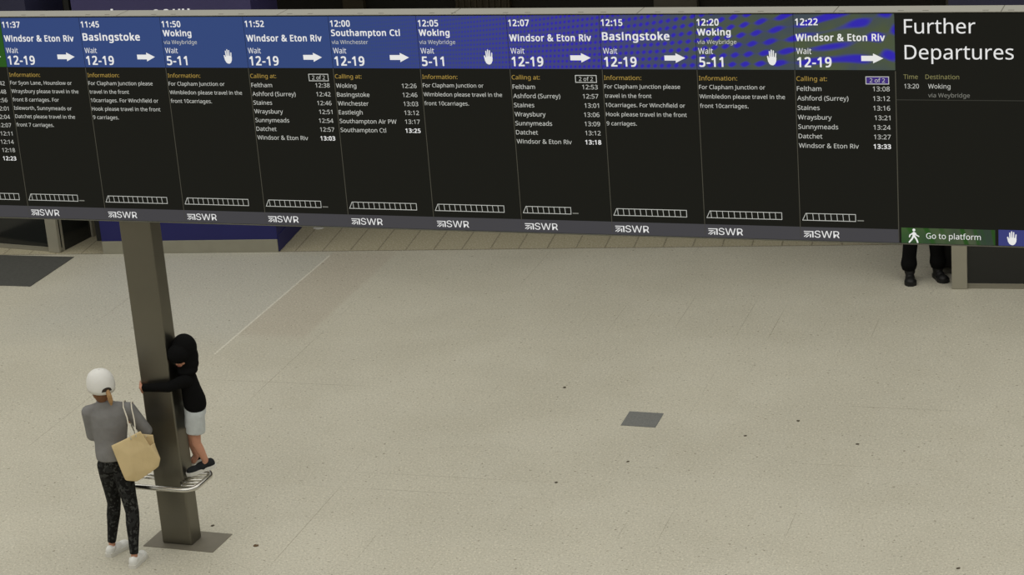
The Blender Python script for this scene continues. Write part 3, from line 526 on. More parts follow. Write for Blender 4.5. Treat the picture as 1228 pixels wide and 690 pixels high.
for k, c in enumerate(COLS):
    u = X0+k*PIT
    s = screen(u, PIT, 'screen for the %s departure' % c['t'])
    sub('heading_panel', rect(u+.003, u+PIT-.001, 4.047, ZT-.004, YH), M['blue'], s)
    sub('divider_line', rect(u-.0022, u+.0022, ZB+.02, 4.043, YH), M['divider'], s)
    sub('operator_strip', rect(u-.002, u+PIT+.002, ZB+.004, 2.922, YH), M['strip'], s)
    b = nb(); put_text(b, c['t'], T_TIME, u+.014, 4.358, YT); sub('departure_time', b, M['white'], s)
    b = nb()
    if c.get('v'): put_text(b, c['d'], T_VDEST, u+.014, 4.289, YT)
    elif c.get('big'): put_text(b, c['d'], T_BIG, u+.015, 4.256, YT)
    else: put_text(b, c['d'], T_DEST, u+.014, 4.249, YT)
    sub('destination', b, M['white'], s)
    if c.get('v'):
        b = nb(); put_text(b, c['v'], T_VIA, u+.012, 4.228, YT); sub('via_line', b, M['soft'], s)
    b = nb(); put_text(b, 'Wait', T_WAIT, u+.016, 4.158, YT); sub('wait_line', b, M['white'], s)
    b = nb(); put_text(b, c['p'], T_PLAT, u+.019, 4.068, YT); sub('platform_numbers', b, M['white'], s)
    b = nb()
    if c['i'] == 'a': arrow(b, u, YI); sub('arrow_symbol', b, M['white'], s)
    else: hand_sym(b, u+.499, u+.566, 4.078, 4.190, YI); sub('hand_symbol', b, M['white'], s)
    if 'info' in c:
        b = nb(); put_text(b, 'Information:', T_HEAD, u+.011, 3.970, YT); sub('list_heading', b, M['amber'], s)
        for i, ln in enumerate(c['info']):
            b = nb(); put_text(b, ln, T_INFO, u+.009, 3.908-.0672*i, YT); sub('information_line', b, M['soft'], s)
    else:
        b = nb(); put_text(b, 'Calling at:', T_HEAD, u+.010, 3.970, YT); sub('list_heading', b, M['amber'], s)
        n = len(c['call'])
        for i, (st, tm) in enumerate(c['call']):
            b = nb(); put_text(b, st, T_ROW, u+.011, 3.900-.0673*i, YT); sub('calling_point', b, M['soft'], s)
            b = nb(); put_text(b, tm, T_RTIMEB if i == n-1 else T_RTIME, u+.647, 3.901-.0673*i, YT, right=True); sub('arrival_time', b, M['white'] if i == n-1 else M['soft'], s)
        if c.get('box'):
            b = nb(); outline(b, [(u+.487, 3.951), (u+.641, 3.951), (u+.641, 4.001), (u+.487, 4.001)], .005, YT)
            put_text(b, '2 of 2', T_PAGE, u+.512, 3.961, YT); sub('page_box', b, M['soft'], s)
            if c['box'] == 2: sub('page_box_fill', rect(u+.487, u+.641, 3.951, 4.001, YH), M['purple'], s)
    b = nb(); train(b, u+.019, c['n'], c['L'], YT); sub('train_diagram', b, M['soft'], s)
    if c.get('s'):
        b = nb()
        for i in range(3): bar(b, (u+.035+c['L']+i*.014, 0, 2.978), (u+.044+c['L']+i*.014, 0, 2.978), .008, YT)
        sub('diagram_note', b, M['tiny'], s)
    b = nb(); logo_mark(b, u+.024, u+.092, 2.847, 2.893, YT); put_text(b, 'SWR', T_LOGO, u+.099, 2.847, YT); sub('operator_logo', b, M['white'], s)
# the column cut off by the left edge
u = X0-PIT
s = screen(u, PIT, 'leftmost screen with a green heading')
sub('heading_panel', rect(u+.003, u+PIT-.001, 4.047, ZT-.004, YH), M['green'], s)
sub('operator_strip', rect(u, u+PIT+.002, ZB+.004, 2.922, YH), M['strip'], s)
b = nb(); arrow(b, u+.04, YI); sub('arrow_symbol', b, M['white'], s)
tm = ['11:42', '11:48', '11:56', '12:01', '12:04', '12:07', '12:11', '12:14', '12:18', '12:23']
for i, t_ in enumerate(tm):
    b = nb(); put_text(b, t_, T_RTIMEB if i == 9 else T_RTIME, u+.647, 3.901-.0673*i, YT, right=True); sub('arrival_time', b, M['white'] if i == 9 else M['soft'], s)
b = nb(); train(b, u+.08, 12, .54, YT); sub('train_diagram', b, M['soft'], s)
# further departures
u = X0+10*PIT
s = screen(u, 1.36, 'further departures screen')
b = nb(); put_text(b, 'Further', T_FUR, u+.064, 4.299, YT); sub('title_line', b, M['white'], s)
b = nb(); put_text(b, 'Departures', T_FUR, u+.065, 4.123, YT); sub('title_line', b, M['white'], s)
M['olive'] = lit('olive_pixels', (128, 124, 82))
b = nb(); put_text(b, 'Time', T_SML, u+.054, 3.987, YT); sub('time_heading', b, M['olive'], s)
b = nb(); put_text(b, 'Destination', T_SML, u+.201, 3.987, YT); sub('destination_heading', b, M['olive'], s)
b = nb(); put_text(b, '13:20', T_STIME, u+.058, 3.922, YT); sub('departure_time', b, M['soft'], s)
b = nb(); put_text(b, 'Woking', T_SML, u+.218, 3.922, YT); sub('destination', b, M['soft'], s)
b = nb(); put_text(b, 'via Weybridge', T_VIA, u+.217, 3.861, YT); sub('via_line', b, M['tiny'], s)
sub('row_line', rect(u+.004, u+1.33, 3.839, 3.844, YH), lit('line_pixels', (52, 52, 46)), s)
sub('divider_line', rect(u-.003, u+.003, ZB+.02, 4.04, YH), M['divider'], s)
sub('go_strip', rect(u+.018, u+.655, ZB+.004, 2.936, YH), M['green'], s)
b = nb(); walker(b, u+.064, u+.142, 2.828, 2.932, YT); sub('walking_symbol', b, M['white'], s)
b = nb(); put_text(b, 'Go to platform', T_GO, u+.188, 2.862, YT); sub('go_line', b, M['white'], s)
sub('wait_strip', rect(u+.677, u+1.33, ZB+.004, 2.939, YH), M['bluepx'], s)
b = nb(); hand_sym(b, u+.735, u+.800, 2.832, 2.932, YT); sub('hand_symbol', b, M['white'], s)

# ------------------------------------------------------------------ steel pillar with perch rail
PX, PY = -8.553, 14.858
pil = thing('steel_pillar', 'square brushed steel pillar on a floor plate holding up the departure board', 'pillar', (PX, PY, 0), -0.02)
bm = nb(); box(bm, -.137, -.086, 0.004, .137, .086, 2.813, .012); obj('shaft', bm, M['steel'], pil)
bm = nb(); box(bm, -.275, -.168, -.003, .37, .186, .004); o = obj('floor_plate', bm, M['plate'], pil)
RZ = 0.585
def rrect(x0, y0, x1, y1, r, z, n=8):
    pts = []
    for cx, cy, a0 in ((x1-r, y1-r, 0), (x0+r, y1-r, 90), (x0+r, y0+r, 180), (x1-r, y0+r, 270)):
        for k in range(n+1):
            a = math.radians(a0+90*k/n); pts.append((cx+r*math.cos(a), cy+r*math.sin(a), z))
    return pts
bm = nb(); tube(bm, rrect(-.30, -.262, .312, .125, .10, RZ), .0215, 12, closed=True); rail = obj('perch_rail', bm, M['rail'], pil, True)
for yy in (-.175, -.115, -.055, .005, .065):
    bm = nb(); tube(bm, [(.13, yy*.6-.01, RZ-.004), (.17, yy, RZ-.004), (.303, yy+.02, RZ-.004)], .010, 8); obj('rail_bar', bm, M['rail'], rail, True)
for yy in (-.075, -.02):
    bm = nb(); tube(bm, [(-.13, yy, RZ-.004), (-.294, yy, RZ-.004)], .011, 8); obj('rail_bar', bm, M['rail'], rail, True)

# ------------------------------------------------------------------ floor fittings
bm = nb()
vs = [bm.verts.new((x, y, .003)) for x, y in ((-5.641, 18.115), (-5.317, 18.11), (-5.304, 17.778), (-5.629, 17.783))]
f = bm.faces.new(vs); r = bmesh.ops.extrude_face_region(bm, geom=[f])
for v in r['geom']:
    if isinstance(v, bmesh.types.BMVert): v.co.z = -.004
tag(obj('floor_hatch', bm, M['hatch']), 'dark grey square access hatch set in the middle of the pale floor', 'hatch')
bm = nb(); box(bm, -1.6, -.53, 0, 0, .53, .007, .003)
o = obj('entrance_mat', bm, M['mat'], loc=(-13.48, 21.30, 0)); o.rotation_euler.z = 0.03
tag(o, 'dark grey entrance mat before the dark glass shop at the far left', 'mat')
def floor_spot(x, y, rx, ry, m, name, label, cat, h=.003, group=None):
    b = nb(); rs = [1+random.uniform(-.25, .25) for _ in range(12)]
    top = [b.verts.new((rx*rs[k]*math.cos(2*PI*k/12), ry*rs[k]*math.sin(2*PI*k/12), h*random.uniform(.6, 1.2))) for k in range(12)]
    bot = [b.verts.new((v.co.x*1.08, v.co.y*1.08, 0)) for v in top]
    b.faces.new(top)
    for k in range(12): b.faces.new((bot[k], bot[(k+1) % 12], top[(k+1) % 12], top[k]))
    b.faces.new(list(reversed(bot)))
    o = obj(name, b, m, loc=(x, y, 0)); tag(o, label, cat, group); return o

# ------------------------------------------------------------------ shops behind the board
ca, sa = math.cos(SHOP_ANG), math.sin(SHOP_ANG)
kw = 2.155
k_ = thing('shop_kiosk', 'blue shop kiosk on a pale stone plinth behind the left part of the board', 'kiosk', (-13.19, 21.977, 0), SHOP_ANG)
bm = nb(); box(bm, 0, 0, 0, kw, .95, .155, .004); obj('plinth', bm, M['plinth'], k_)
bm = nb(); box(bm, 0, .004, .155, kw+.005, .95, 2.2, .004); box(bm, kw+.002, .02, .005, kw+.012, .95, .2); obj('body_panel', bm, M['kiosk_blue'], k_)
bm = nb(); box(bm, .03, -.0, 2.2, kw+.005, .95, 3.35, .004); fas = obj('fascia', bm, M['kiosk_top'], k_)
bm = nb(); box(bm, -.06, .01, .16, .0, .5, 3.35); obj('corner_strip', bm, M['gap'], k_)
for ch, uu, zz, ww in (('l', .50, 2.715, .03), ('o', .99, 2.747, .10), ('o', 1.11, 2.747, .10), ('u', 1.24, 2.747, .09), ('u', 1.35, 2.747, .09)):
    bm = nb(); put_text(bm, ch, Style(.19, ch, ww, 'b'), uu, zz, -.004); obj('sign_letter', bm, M['letter'], fas)

def shopfront(name, label, p0, p1, depth, post_at, post_w, height=3.3):
    d = Vector((p1[0]-p0[0], p1[1]-p0[1], 0)); L = d.length; ang = math.atan2(d.y, d.x)
    t = thing(name, label, 'shopfront', (p0[0], p0[1], 0), ang)
    b = nb(); box(b, 0, .01, 0, L, .05, .05); box(b, 0, .0, 0, L, .05, .02); obj('sill', b, M['sill'], t)
    b = nb(); box(b, 0, .02, .05, L, .04, height); gl = obj('glass_front', b, M['glass'], t); gl['label'] = 'dark glass front'
    b = nb(); box(b, 0, depth-.1, 0, L, depth, height); obj('back_panel', b, M['wall'], t)
    b = nb(); box(b, 0, .0, height, L, depth, height+.5); obj('canopy', b, M['wall_navy'], t)
    for x in post_at:
        b = nb(); box(b, x, -.03, 0, x+post_w, .09, height, .008); obj('frame_post', b, M['frame'], t)
    b = nb(); box(b, .1, .25, .35, L-.1, .6, .4); obj('window_shelf', b, M['wall'], t)
    return t
sL = shopfront('glass_shopfront', 'dark glass shopfront with a steel corner post at the far left', (-16.5, 22.28), (-13.76, 21.985), .7, (2.60,), .155, 2.72)
b = nb(); box(b, 2.715, .09, .0, 2.755, .70, 2.72); obj('glass_side', b, M['glass'], sL)
b = nb(); box(b, 2.70, .62, .0, 2.78, .70, 2.72, .006); obj('rear_post', b, M['frame'], sL)
sR = shopfront('glass_shopfront', 'dark glass shopfront with a steel end post at the far right, beside the standing person', (-3.262, 21.83), (0.4, 22.10), 1.2, (0.0,), .155, 2.8)

# dark shopfronts along the back wall
def strip_thing(name, label, cat, x0, x1, y, z1, m, n=0):
    b = nb(); box(b, x0, y-.10, 0, x1, y, z1, .01)
    if n:
        for i in range(n):
            xx = x0+(i+.5)*(x1-x0)/n; box(b, xx-.012, y-.13, .1, xx+.012, y-.09, z1)
    return tag(obj(name, b, m), label, cat)

strip_thing('shutter', 'slatted dark brown shutter on the back wall above the middle of the board', 'shutter', -10.40, -9.65, 26.99, 3.2, M['slat'], 9)
strip_thing('wall_pier', 'dim grey stone pier on the dark back wall above the 12:20 column', 'pier', -7.72, -7.15, 26.99, 4.6, M['wall_pier'])
strip_thing('wall_pier', 'slim brownish pier on the dark back wall above the 12:00 column', 'pier', -12.0, -11.7, 26.99, 4.6, M['slat'])
strip_thing('wall_pier', 'grey pier on the dark back wall above the far right of the board', 'pier', -4.05, -3.6, 26.99, 4.6, M['wall_pier'])
floor_spot(-7.885, 14.865, .024, .022, M['leaf'], 'dry_leaf', 'small brown dried leaf on the floor right of the pillar plate', 'leaf', .006)
for (x, y), lab in zip(((-4.466, 17.713), (-4.082, 18.117), (-3.471, 17.674), (-2.288, 15.429), (-5.338, 17.002), (-5.822, 16.478), (-8.424, 15.164), (-6.42, 18.608)),
        ('dark gum spot on the floor, first to the right of the hatch', 'dark gum spot on the floor, uppermost right of the hatch', 'dark gum spot on the floor, right of the hatch, farthest right of three',
         'dark gum spot on the floor near the bottom right corner', 'dark gum spot on the floor just below the hatch', 'dark gum spot on the floor below and left of the hatch',
         'tiny dark gum spot on the floor just behind the pillar plate', 'dark gum spot on the floor left of the hatch')):
    floor_spot(x, y, .015, .017, M['gum'], 'gum_spot', lab, 'gum spot', .002, 'gum spots on the floor')
floor_spot(-10.94, 23.19, .06, .05, M['sole_white'], 'paper_scrap', 'white paper scrap on the floor beside the blue kiosk', 'paper', .008)

# ------------------------------------------------------------------ people: voxel-fused surfaces
class Flesh:
    def __init__(s): s.bm = bmesh.new()
    def ball(s, c, r, rot=None):
        r = (r, r, r) if isinstance(r, (int, float)) else r
        q = rot or Matrix.Identity(3)
        rr = bmesh.ops.create_icosphere(s.bm, subdivisions=3, radius=1)
        for v in rr['verts']: v.co = Vector(c)+q @ Vector((v.co.x*r[0], v.co.y*r[1], v.co.z*r[2]))
    def limb(s, pts, seg=16, round_ends=(True, True)):
        """pts: (pos, radius) tapered chain"""
        P = [Vector(p) for p, _ in pts]; rad = [r for _, r in pts]
        for i in range(len(P)-1):
            tube(s.bm, [P[i], P[i+1]], [rad[i], rad[i+1]], seg)
        for i in range(len(P)):
            if (i == 0 and not round_ends[0]) or (i == len(P)-1 and not round_ends[1]): continue
            s.ball(P[i], rad[i])
    def loft(s, rings, seg=24):
        """rings: (centre, rx, ry, yaw) horizontal ellipses, closed at both ends"""
        R = []
        for c, rx, ry, yw in rings:
            c = Vector(c); cy, sy = math.cos(yw), math.sin(yw); ring = []
            for k in range(seg):
                a = 2*PI*k/seg; x, y = rx*math.cos(a), ry*math.sin(a)
                ring.append(s.bm.verts.new(c+Vector((cy*x-sy*y, sy*x+cy*y, 0))))
            R.append(ring)
        for i in range(len(R)-1):
            for k in range(seg): s.bm.faces.new((R[i][k], R[i][(k+1) % seg], R[i+1][(k+1) % seg], R[i+1][k]))
        s.bm.faces.new(list(reversed(R[0]))); s.bm.faces.new(R[-1])
    def make(s, name, m, parent, voxel=.008, it=6):
        bmesh.ops.recalc_face_normals(s.bm, faces=s.bm.faces)
        me = bpy.data.meshes.new('t'); s.bm.to_mesh(me); s.bm.free()
        o = bpy.data.objects.new('t', me); COL.objects.link(o)
        r = o.modifiers.new('r', 'REMESH'); r.mode = 'VOXEL'; r.voxel_size = voxel
        sm = o.modifiers.new('s', 'SMOOTH'); sm.factor = .5; sm.iterations = it
        bpy.context.view_layer.update(); dg = bpy.context.evaluated_depsgraph_get()
        res = bpy.data.meshes.new_from_object(o.evaluated_get(dg)); res.name = name
        bpy.data.objects.remove(o); res.materials.clear()
        return mobj(name, res, m, parent, True)
def V(*a): return Vector(a)
def head(F, c, face, k=1.0, tilt=0.0):
    """c centre of the skull at eye height, face = heading of the face in the xy plane"""
    f = Vector((face[0], face[1], 0)).normalized(); r = Vector((f.y, -f.x, 0)); u = Vector((0, 0, 1))
    q = Quaternion(r, tilt); f = q @ f; u = q @ u
    Q = Matrix((r, f, u)).transposed(); c = Vector(c); P = lambda x, y, z: c+Q @ Vector((x*k, y*k, z*k))
    F.ball(P(0, -.012, .035), (.076*k, .094*k, .085*k), Q)
    F.ball(P(0, .018, -.03), (.064*k, .074*k, .085*k), Q)
    F.ball(P(0, .045, -.085), (.034*k, .036*k, .028*k), Q)
    F.limb([(P(0, .085, .0), .008*k), (P(0, .103, -.032), .013*k)], 8)
    F.ball(P(0, .080, .018), (.05*k, .016*k, .010*k), Q)
    F.ball(P(0, .082, -.062), (.024*k, .012*k, .010*k), Q)
    for s in (-1, 1):
        F.ball(P(s*.078, -.008, -.01), (.010*k, .020*k, .032*k), Q)
        F.ball(P(s*.036, .068, -.035), (.022*k, .018*k, .020*k), Q)
    return P, Q
def face_bits(P, Q, k, parent):
    for s in (-1, 1):
        b = nb(); r = bmesh.ops.create_icosphere(b, subdivisions=2, radius=.0105*k)
        for v in r['verts']: v.co = P(s*.030, .083, .0)+v.co
        obj('eye', b, M['eye'], parent, True)
    b = nb(); r = bmesh.ops.create_icosphere(b, subdivisions=2, radius=1)
    for v in r['verts']: v.co = P(0, .092, -.062)+Q @ Vector((v.co.x*.021*k, v.co.y*.006*k, v.co.z*.006*k))
    obj('mouth', b, M['lips'], parent, True)
def hand(F, wrist, d, n, side, k=1.0, curl=.35, spread=.10):
    """d: wrist->knuckles, n: out of the palm, side: +1 thumb on (d x n) side"""
    d = Vector(d).normalized(); n = Vector(n); n = (n-d*n.dot(d)).normalized(); t = d.cross(n)*side
    w = Vector(wrist); Q = Matrix((t, d, n)).transposed()
    F.limb([(w-d*.02*k, .024*k), (w+d*.02*k, .024*k)], 10)
    F.ball(w+d*.050*k, (.039*k, .048*k, .016*k), Q)
    for i, (off, ln, r) in enumerate(((.029, .074, .0090), (.010, .084, .0094), (-.010, .077, .0090), (-.028, .060, .0080))):
        base = w+d*(.088 if 0 < i < 3 else .080)*k+t*off*k
        dirn = (d+t*(off/.029)*spread).normalized(); ax = dirn.cross(n).normalized()
        pts = [(base-dirn*.02*k, r*k)]; p = base; cur = dirn
        for j, fr in enumerate((.44, .32, .24)):
            cur = Quaternion(ax, curl*(0.6 if j == 0 else 1.0)) @ cur
            pts.append((p.copy(), r*k*(1-.06*j))); p = p+cur*ln*fr*k
        pts.append((p, r*k*.8)); F.limb(pts, 8)
    tb = w+d*.022*k+t*.028*k; td = (t*.75+d*.65+n*.25).normalized()
    p1 = tb+td*.036*k; p2 = p1+(d*.8+t*.35+n*.3).normalized()*.030*k; p3 = p2+(d*.9+n*.35).normalized()*.022*k
    F.limb([(tb-td*.012*k, .013*k), (p1, .011*k), (p2, .0098*k), (p3, .0082*k)], 8)
def shoe(parent, heel, toe, k, upper, sole, name='shoe', h=.075, lift=0.0, ankle=None, high=0.0):
    """heel/toe points on the ground; lift raises the heel"""
    hl, to = Vector(heel), Vector(toe); d = to-hl; L = d.length; d.normalize()
    s = Vector((d.y, -d.x, 0)).normalized(); u = s.cross(d).normalized()
    if u.z < 0: u = -u
    Q = Matrix((s, d, u)).transposed(); P = lambda x, y, z: hl+Q @ Vector((x, y*L, z))
    F = Flesh()
    F.ball(P(0, .15, .045), (.036*k, .15*L, .046*k), Q); F.ball(P(0, .42, .040), (.040*k, .26*L, .044*k), Q)
    F.ball(P(0, .72, .034), (.044*k, .25*L, .034*k), Q)
    F.limb([(P(0, .20, .045), .036*k), (P(0, .22, h), .040*k)], 14, (True, False))
    if high: F.limb([(P(0, .24, h), .044*k), (P(0, .24, h+high), .048*k)], 14, (True, False))
    up = F.make(name, upper, parent, .006, 5)
    b = nb(); outl = [(-.030, .03), (-.034, .2), (-.032, .42), (-.045, .70), (-.040, .86), (-.018, .99), (.018, .99), (.040, .86), (.045, .70), (.036, .42), (.034, .2), (.030, .03), (0, -.015)]
    lo = [b.verts.new(P(x*k*1.10, y, 0)) for x, y in outl]; hi = [b.verts.new(P(x*k*1.10, y, .030*k)) for x, y in outl]
    b.faces.new(list(reversed(lo))); b.faces.new(hi); n = len(outl)
    for i in range(n): b.faces.new((lo[i], lo[(i+1) % n], hi[(i+1) % n], hi[i]))
    obj('sole', b, sole, up)
    b = nb()
    for i in range(4):
        y = .36+i*.075; z = .086*k-.014*i*k
        tube(b, [P(-.022*k, y, z-.004), P(0, y+.01, z+.003), P(.022*k, y, z-.004)], .0028, 6)
    obj('laces', b, sole if upper != M['boot'] else upper, up)
    return up

# ---- the woman, seen from behind
WO = thing('person', 'person in grey top, camouflage leggings and white cap, back turned, before the pillar', 'person', (-8.866, 14.4906, 0), CAM_YAW)
hipL, kneeL, ankL = V(-.055, .0, .85), V(-.060, .07, .455), V(-.128, .085, .10)
hipR, kneeR, ankR = V(.055, -.02, .85), V(.105, -.08, .43), V(.088, -.165, .09)
shL, elL, wrL = V(-.145, .0, 1.285), V(-.150, .045, 1.07), V(-.0, .20, 1.10)
shR, elR, wrR = V(.178, -.0, 1.285), V(.285, .04, 1.075), V(.175, .19, 1.10)
FD = V(-.50, .87, 0)
F = Flesh()
P, Q = head(F, (-.018, .01, 1.500), FD, 1.0, -.12)
F.limb([(V(-.012, -.004, 1.33), .044), (V(-.016, -.010, 1.44), .048)])
F.loft([(V(0, -.01, .80), .095, .080, 0), (V(0, -.01, .90), .098, .078, 0), (V(.005, 0, 1.03), .095, .072, 0), (V(.01, 0, 1.20), .12, .085, 0), (V(.012, -.005, 1.30), .11, .065, 0), (V(.0, -.01, 1.34), .045, .04, 0)])
for a, e, wq, sd in ((shL, elL, wrL, 1), (shR, elR, wrR, -1)):
    F.limb([(a, .040), (a.lerp(e, .5), .036), (e, .031), (e.lerp(wq, .35), .031), (wq, .022)])
hand(F, wrL, (.6, .5, .1), (.2, -.4, .9), -1, .92, .5); hand(F, wrR, (-.6, .45, .1), (-.2, -.4, .9), 1, .92, .5)
for h_, k__, a in ((hipL, kneeL, ankL), (hipR, kneeR, ankR)):
    F.limb([(h_, .056), (h_.lerp(k__, .5), .054), (k__, .044), (k__.lerp(a, .3), .043), (a, .027), (a+V(0, 0, -.05), .028)])
wb = F.make('body', M['skin'], WO, .0065, 4)
face_bits(P, Q, 1.0, wb)
# top
F = Flesh()
F.loft([(V(-.008, -.008, .882), .126, .112, 0), (V(-.006, -.006, .95), .130, .112, 0), (V(.002, 0, 1.05), .132, .105, 0), (V(.010, -.002, 1.18), .148, .108, 0), (V(.014, -.006, 1.27), .156, .092, 0), (V(.012, -.008, 1.325), .125, .068, 0), (V(-.004, -.012, 1.362), .070, .058, 0), (V(-.008, -.012, 1.385), .058, .052, 0)])
F.limb([(shL, .058), (shL.lerp(elL, .5), .052), (elL, .049), (elL.lerp(wrL, .5), .044), (wrL, .036)], 16, (True, False))
F.limb([(shR, .058), (shR.lerp(elR, .5), .054), (elR, .050), (elR.lerp(wrR, .5), .045), (wrR, .036)], 16, (True, False))
F.limb([(V(-.08, -.01, 1.32), .042), (shL, .055)]); F.limb([(V(.09, -.01, 1.32), .042), (shR, .055)])
F.make('shirt', M['jersey'], WO, .008, 8)
# leggings
F = Flesh()
F.loft([(V(0, -.008, .79), .108, .098, 0), (V(0, -.01, .86), .116, .102, 0), (V(0, -.006, .96), .116, .098, 0)])
for h_, k__, a in ((hipL, kneeL, ankL), (hipR, kneeR, ankR)):
    F.limb([(h_+V(0, 0, -.03), .084), (h_.lerp(k__, .35), .079), (h_.lerp(k__, .7), .064), (k__, .056), (k__.lerp(a, .28), .056), (k__.lerp(a, .6), .045), (a+V(0, 0, .005), .035)], 18, (True, False))
F.make('leggings', M['camo'], WO, .007, 5)
# shoes
shoe(WO, (-.165, .015, 0), (-.020, .235, 0), 1.0, M['shoe_white'], M['sole_white'])
shoe(WO, (.070, -.245, 0), (.140, .010, 0), 1.0, M['shoe_white'], M['sole_white'])
# hair: close at the nape, tail through the cap
F = Flesh()
F.ball(V(-.012, -.012, 1.505), (.086, .098, .075)); F.ball(V(-.014, -.050, 1.452), (.070, .048, .055)); F.ball(V(-.016, -.045, 1.415), (.050, .035, .040))
F.limb([(V(-.05, -.03, 1.44), .030), (V(-.04, -.035, 1.405), .02)])
hr = F.make('hair', M['hair_dark'], WO, .007, 4)
F = Flesh()
F.limb([(V(.048, -.098, 1.49), .017), (V(.060, -.116, 1.455), .020), (V(.064, -.105, 1.405), .020), (V(.062, -.095, 1.370), .010)])
o = F.make('ponytail', M['hair'], hr, .006, 4); o['label'] = 'blonde ponytail'
# cap
C0 = V(-.016, .0, 1.0)
fdn = FD.normalized(); rdn = V(fdn.y, -fdn.x, 0); QC = Matrix((rdn, fdn, V(0, 0, 1))).transposed()
def cappt(ang, z, r): return V(-.016, .0, 0)+QC @ V(r[0]*math.cos(ang), r[1]*math.sin(ang), z)
b = nb(); rings = []
prof = [(1.474, .107, .122), (1.500, .112, .126), (1.530, .111, .125), (1.565, .105, .118), (1.597, .091, .102), (1.622, .066, .075), (1.634, .036, .042), (1.639, .012, .014)]
for z, rx, ry in prof:
    rings.append([b.verts.new(cappt(2*PI*k/32, z+(.026*(1-(z-1.474)/.165)*(math.sin(2*PI*k/32) if math.sin(2*PI*k/32) > 0 else .5*math.sin(2*PI*k/32)))+0*math.sin(2*PI*k/32), (rx, ry))) for k in range(32)])
for i in range(len(rings)-1):
    for k in range(32): b.faces.new((rings[i][k], rings[i][(k+1) % 32], rings[i+1][(k+1) % 32], rings[i+1][k]))
b.faces.new(rings[-1]); b.faces.new(list(reversed(rings[0])))
cp = obj('cap', b, M['cap'], WO, True)
b = nb()   # peak
n = 15; up, dn = [], []
for row, ext in enumerate((0, .03, .06, .075)):
    up.append([b.verts.new(cappt(PI*(.12+.76*k/(n-1)), 1.508-.006*row-.030*abs(k-7)**2/49*1.0*(row/3), (.106, .120+ext*math.sin(PI*(k)/(n-1))**.6))) for k in range(n)])
for i in range(3):
    for k in range(n-1): b.faces.new((up[i][k], up[i][k+1], up[i+1][k+1], up[i+1][k]))
r = bmesh.ops.solidify(b, geom=list(b.faces), thickness=.004)
obj('peak', b, M['cap'], cp, True)
b = nb()   # opening above the strap at the back
def capsurf(a, z):
    for (z0, rx0, ry0), (z1, rx1, ry1) in zip(prof, prof[1:]):
        zz = z-.013*(1-(z-1.474)/.165)*math.sin(a)
        if z0 <= zz <= z1+1e-6:
            tt = (zz-z0)/(z1-z0); return cappt(a, z, ((rx0+(rx1-rx0)*tt)+.0018, (ry0+(ry1-ry0)*tt)+.0018))
    return cappt(a, z, (prof[0][1]+.002, prof[0][2]+.002))
pts_ = []
for k in range(11):
    tt = -1+2*k/10; pts_.append((3*PI/2+tt*.40, 1.487+.034*math.sqrt(max(0, 1-tt*tt))))
lo_ = [capsurf(a, 1.487) for a, _ in pts_]; mid_ = [capsurf(a, (1.487+z)/2) for a, z in pts_]; hi_ = [capsurf(a, z) for a, z in pts_]
L_ = [[b.verts.new(p) for p in row] for row in (lo_, mid_, hi_)]
for i in range(2):
    for k in range(10): b.faces.new((L_[i][k], L_[i][k+1], L_[i+1][k+1], L_[i+1][k]))
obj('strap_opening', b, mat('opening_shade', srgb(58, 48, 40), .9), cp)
b = nb(); r = bmesh.ops.create_icosphere(b, subdivisions=2, radius=.008)
for v in r['verts']: v.co = V(-.016, 0, 1.640)+V(v.co.x, v.co.y, v.co.z*.5)
obj('button', b, M['cap'], cp, True)

# ---- tote bag hanging from the shoulder
TB = thing('tote_bag', 'cream canvas tote bag hanging from the shoulder of the person in the white cap', 'bag', (-8.866, 14.4906, 0), CAM_YAW)
fr = dict(TL=V(.030, -.175, 1.052), FT=V(.190, -.235, 1.135), TR=V(.283, -.210, 1.170), M=V(.335, -.165, 1.02), R=V(.392, -.110, .885), BR=V(.368, -.110, .812), B=V(.200, -.190, .735), BL=V(.105, -.190, .752), FM=V(.190, -.250, .985), FB=V(.190, -.232, .835))
bk = dict(TL=V(.068, -.080, 1.035), FT=V(.265, -.095, 1.10), TR=V(.352, -.060, 1.070), M=V(.352, -.055, 1.0), R=V(.378, -.045, .865), BR=V(.360, -.045, .815), B=V(.215, -.115, .742), BL=V(.130, -.115, .755))
b = nb(); fv = {k: b.verts.new(p) for k, p in fr.items()}; bv = {k: b.verts.new(p) for k, p in bk.items()}
for q in (('TL', 'FT', 'FM'), ('TL', 'FM', 'BL'), ('BL', 'FM', 'FB'), ('BL', 'FB', 'B'), ('FT', 'TR', 'M'), ('FT', 'M', 'FM'), ('M', 'R', 'FM'), ('R', 'BR', 'FM'), ('BR', 'FB', 'FM'), ('BR', 'B', 'FB')):
    b.faces.new([fv[k] for k in q])
b.faces.new([bv[k] for k in ('TL', 'BL', 'B', 'BR')]); b.faces.new([bv[k] for k in ('TL', 'BR', 'R', 'M', 'TR', 'FT')])
for p, q in (('TL', 'BL'), ('BL', 'B'), ('B', 'BR'), ('BR', 'R'), ('R', 'M')):
    b.faces.new((fv[p], fv[q], bv[q], bv[p]))
bmesh.ops.recalc_face_normals(b, faces=b.faces)
me = bpy.data.meshes.new('t'); b.to_mesh(me); b.free()
o = bpy.data.objects.new('t', me); COL.objects.link(o)
ss = o.modifiers.new('s', 'SUBSURF'); ss.levels = 3
for e in me.edges: pass
cr = me.attributes.new('crease_edge', 'FLOAT', 'EDGE')
for i, e in enumerate(me.edges): cr.data[i].value = .80
so = o.modifiers.new('h', 'SOLIDIFY'); so.thickness = .005; so.offset = 0
bpy.context.view_layer.update()
res = bpy.data.meshes.new_from_object(o.evaluated_get(bpy.context.evaluated_depsgraph_get())); bpy.data.objects.remove(o); res.name = 'bag_body'
res.materials.clear(); mobj('bag_body', res, M['canvas'], TB, True)
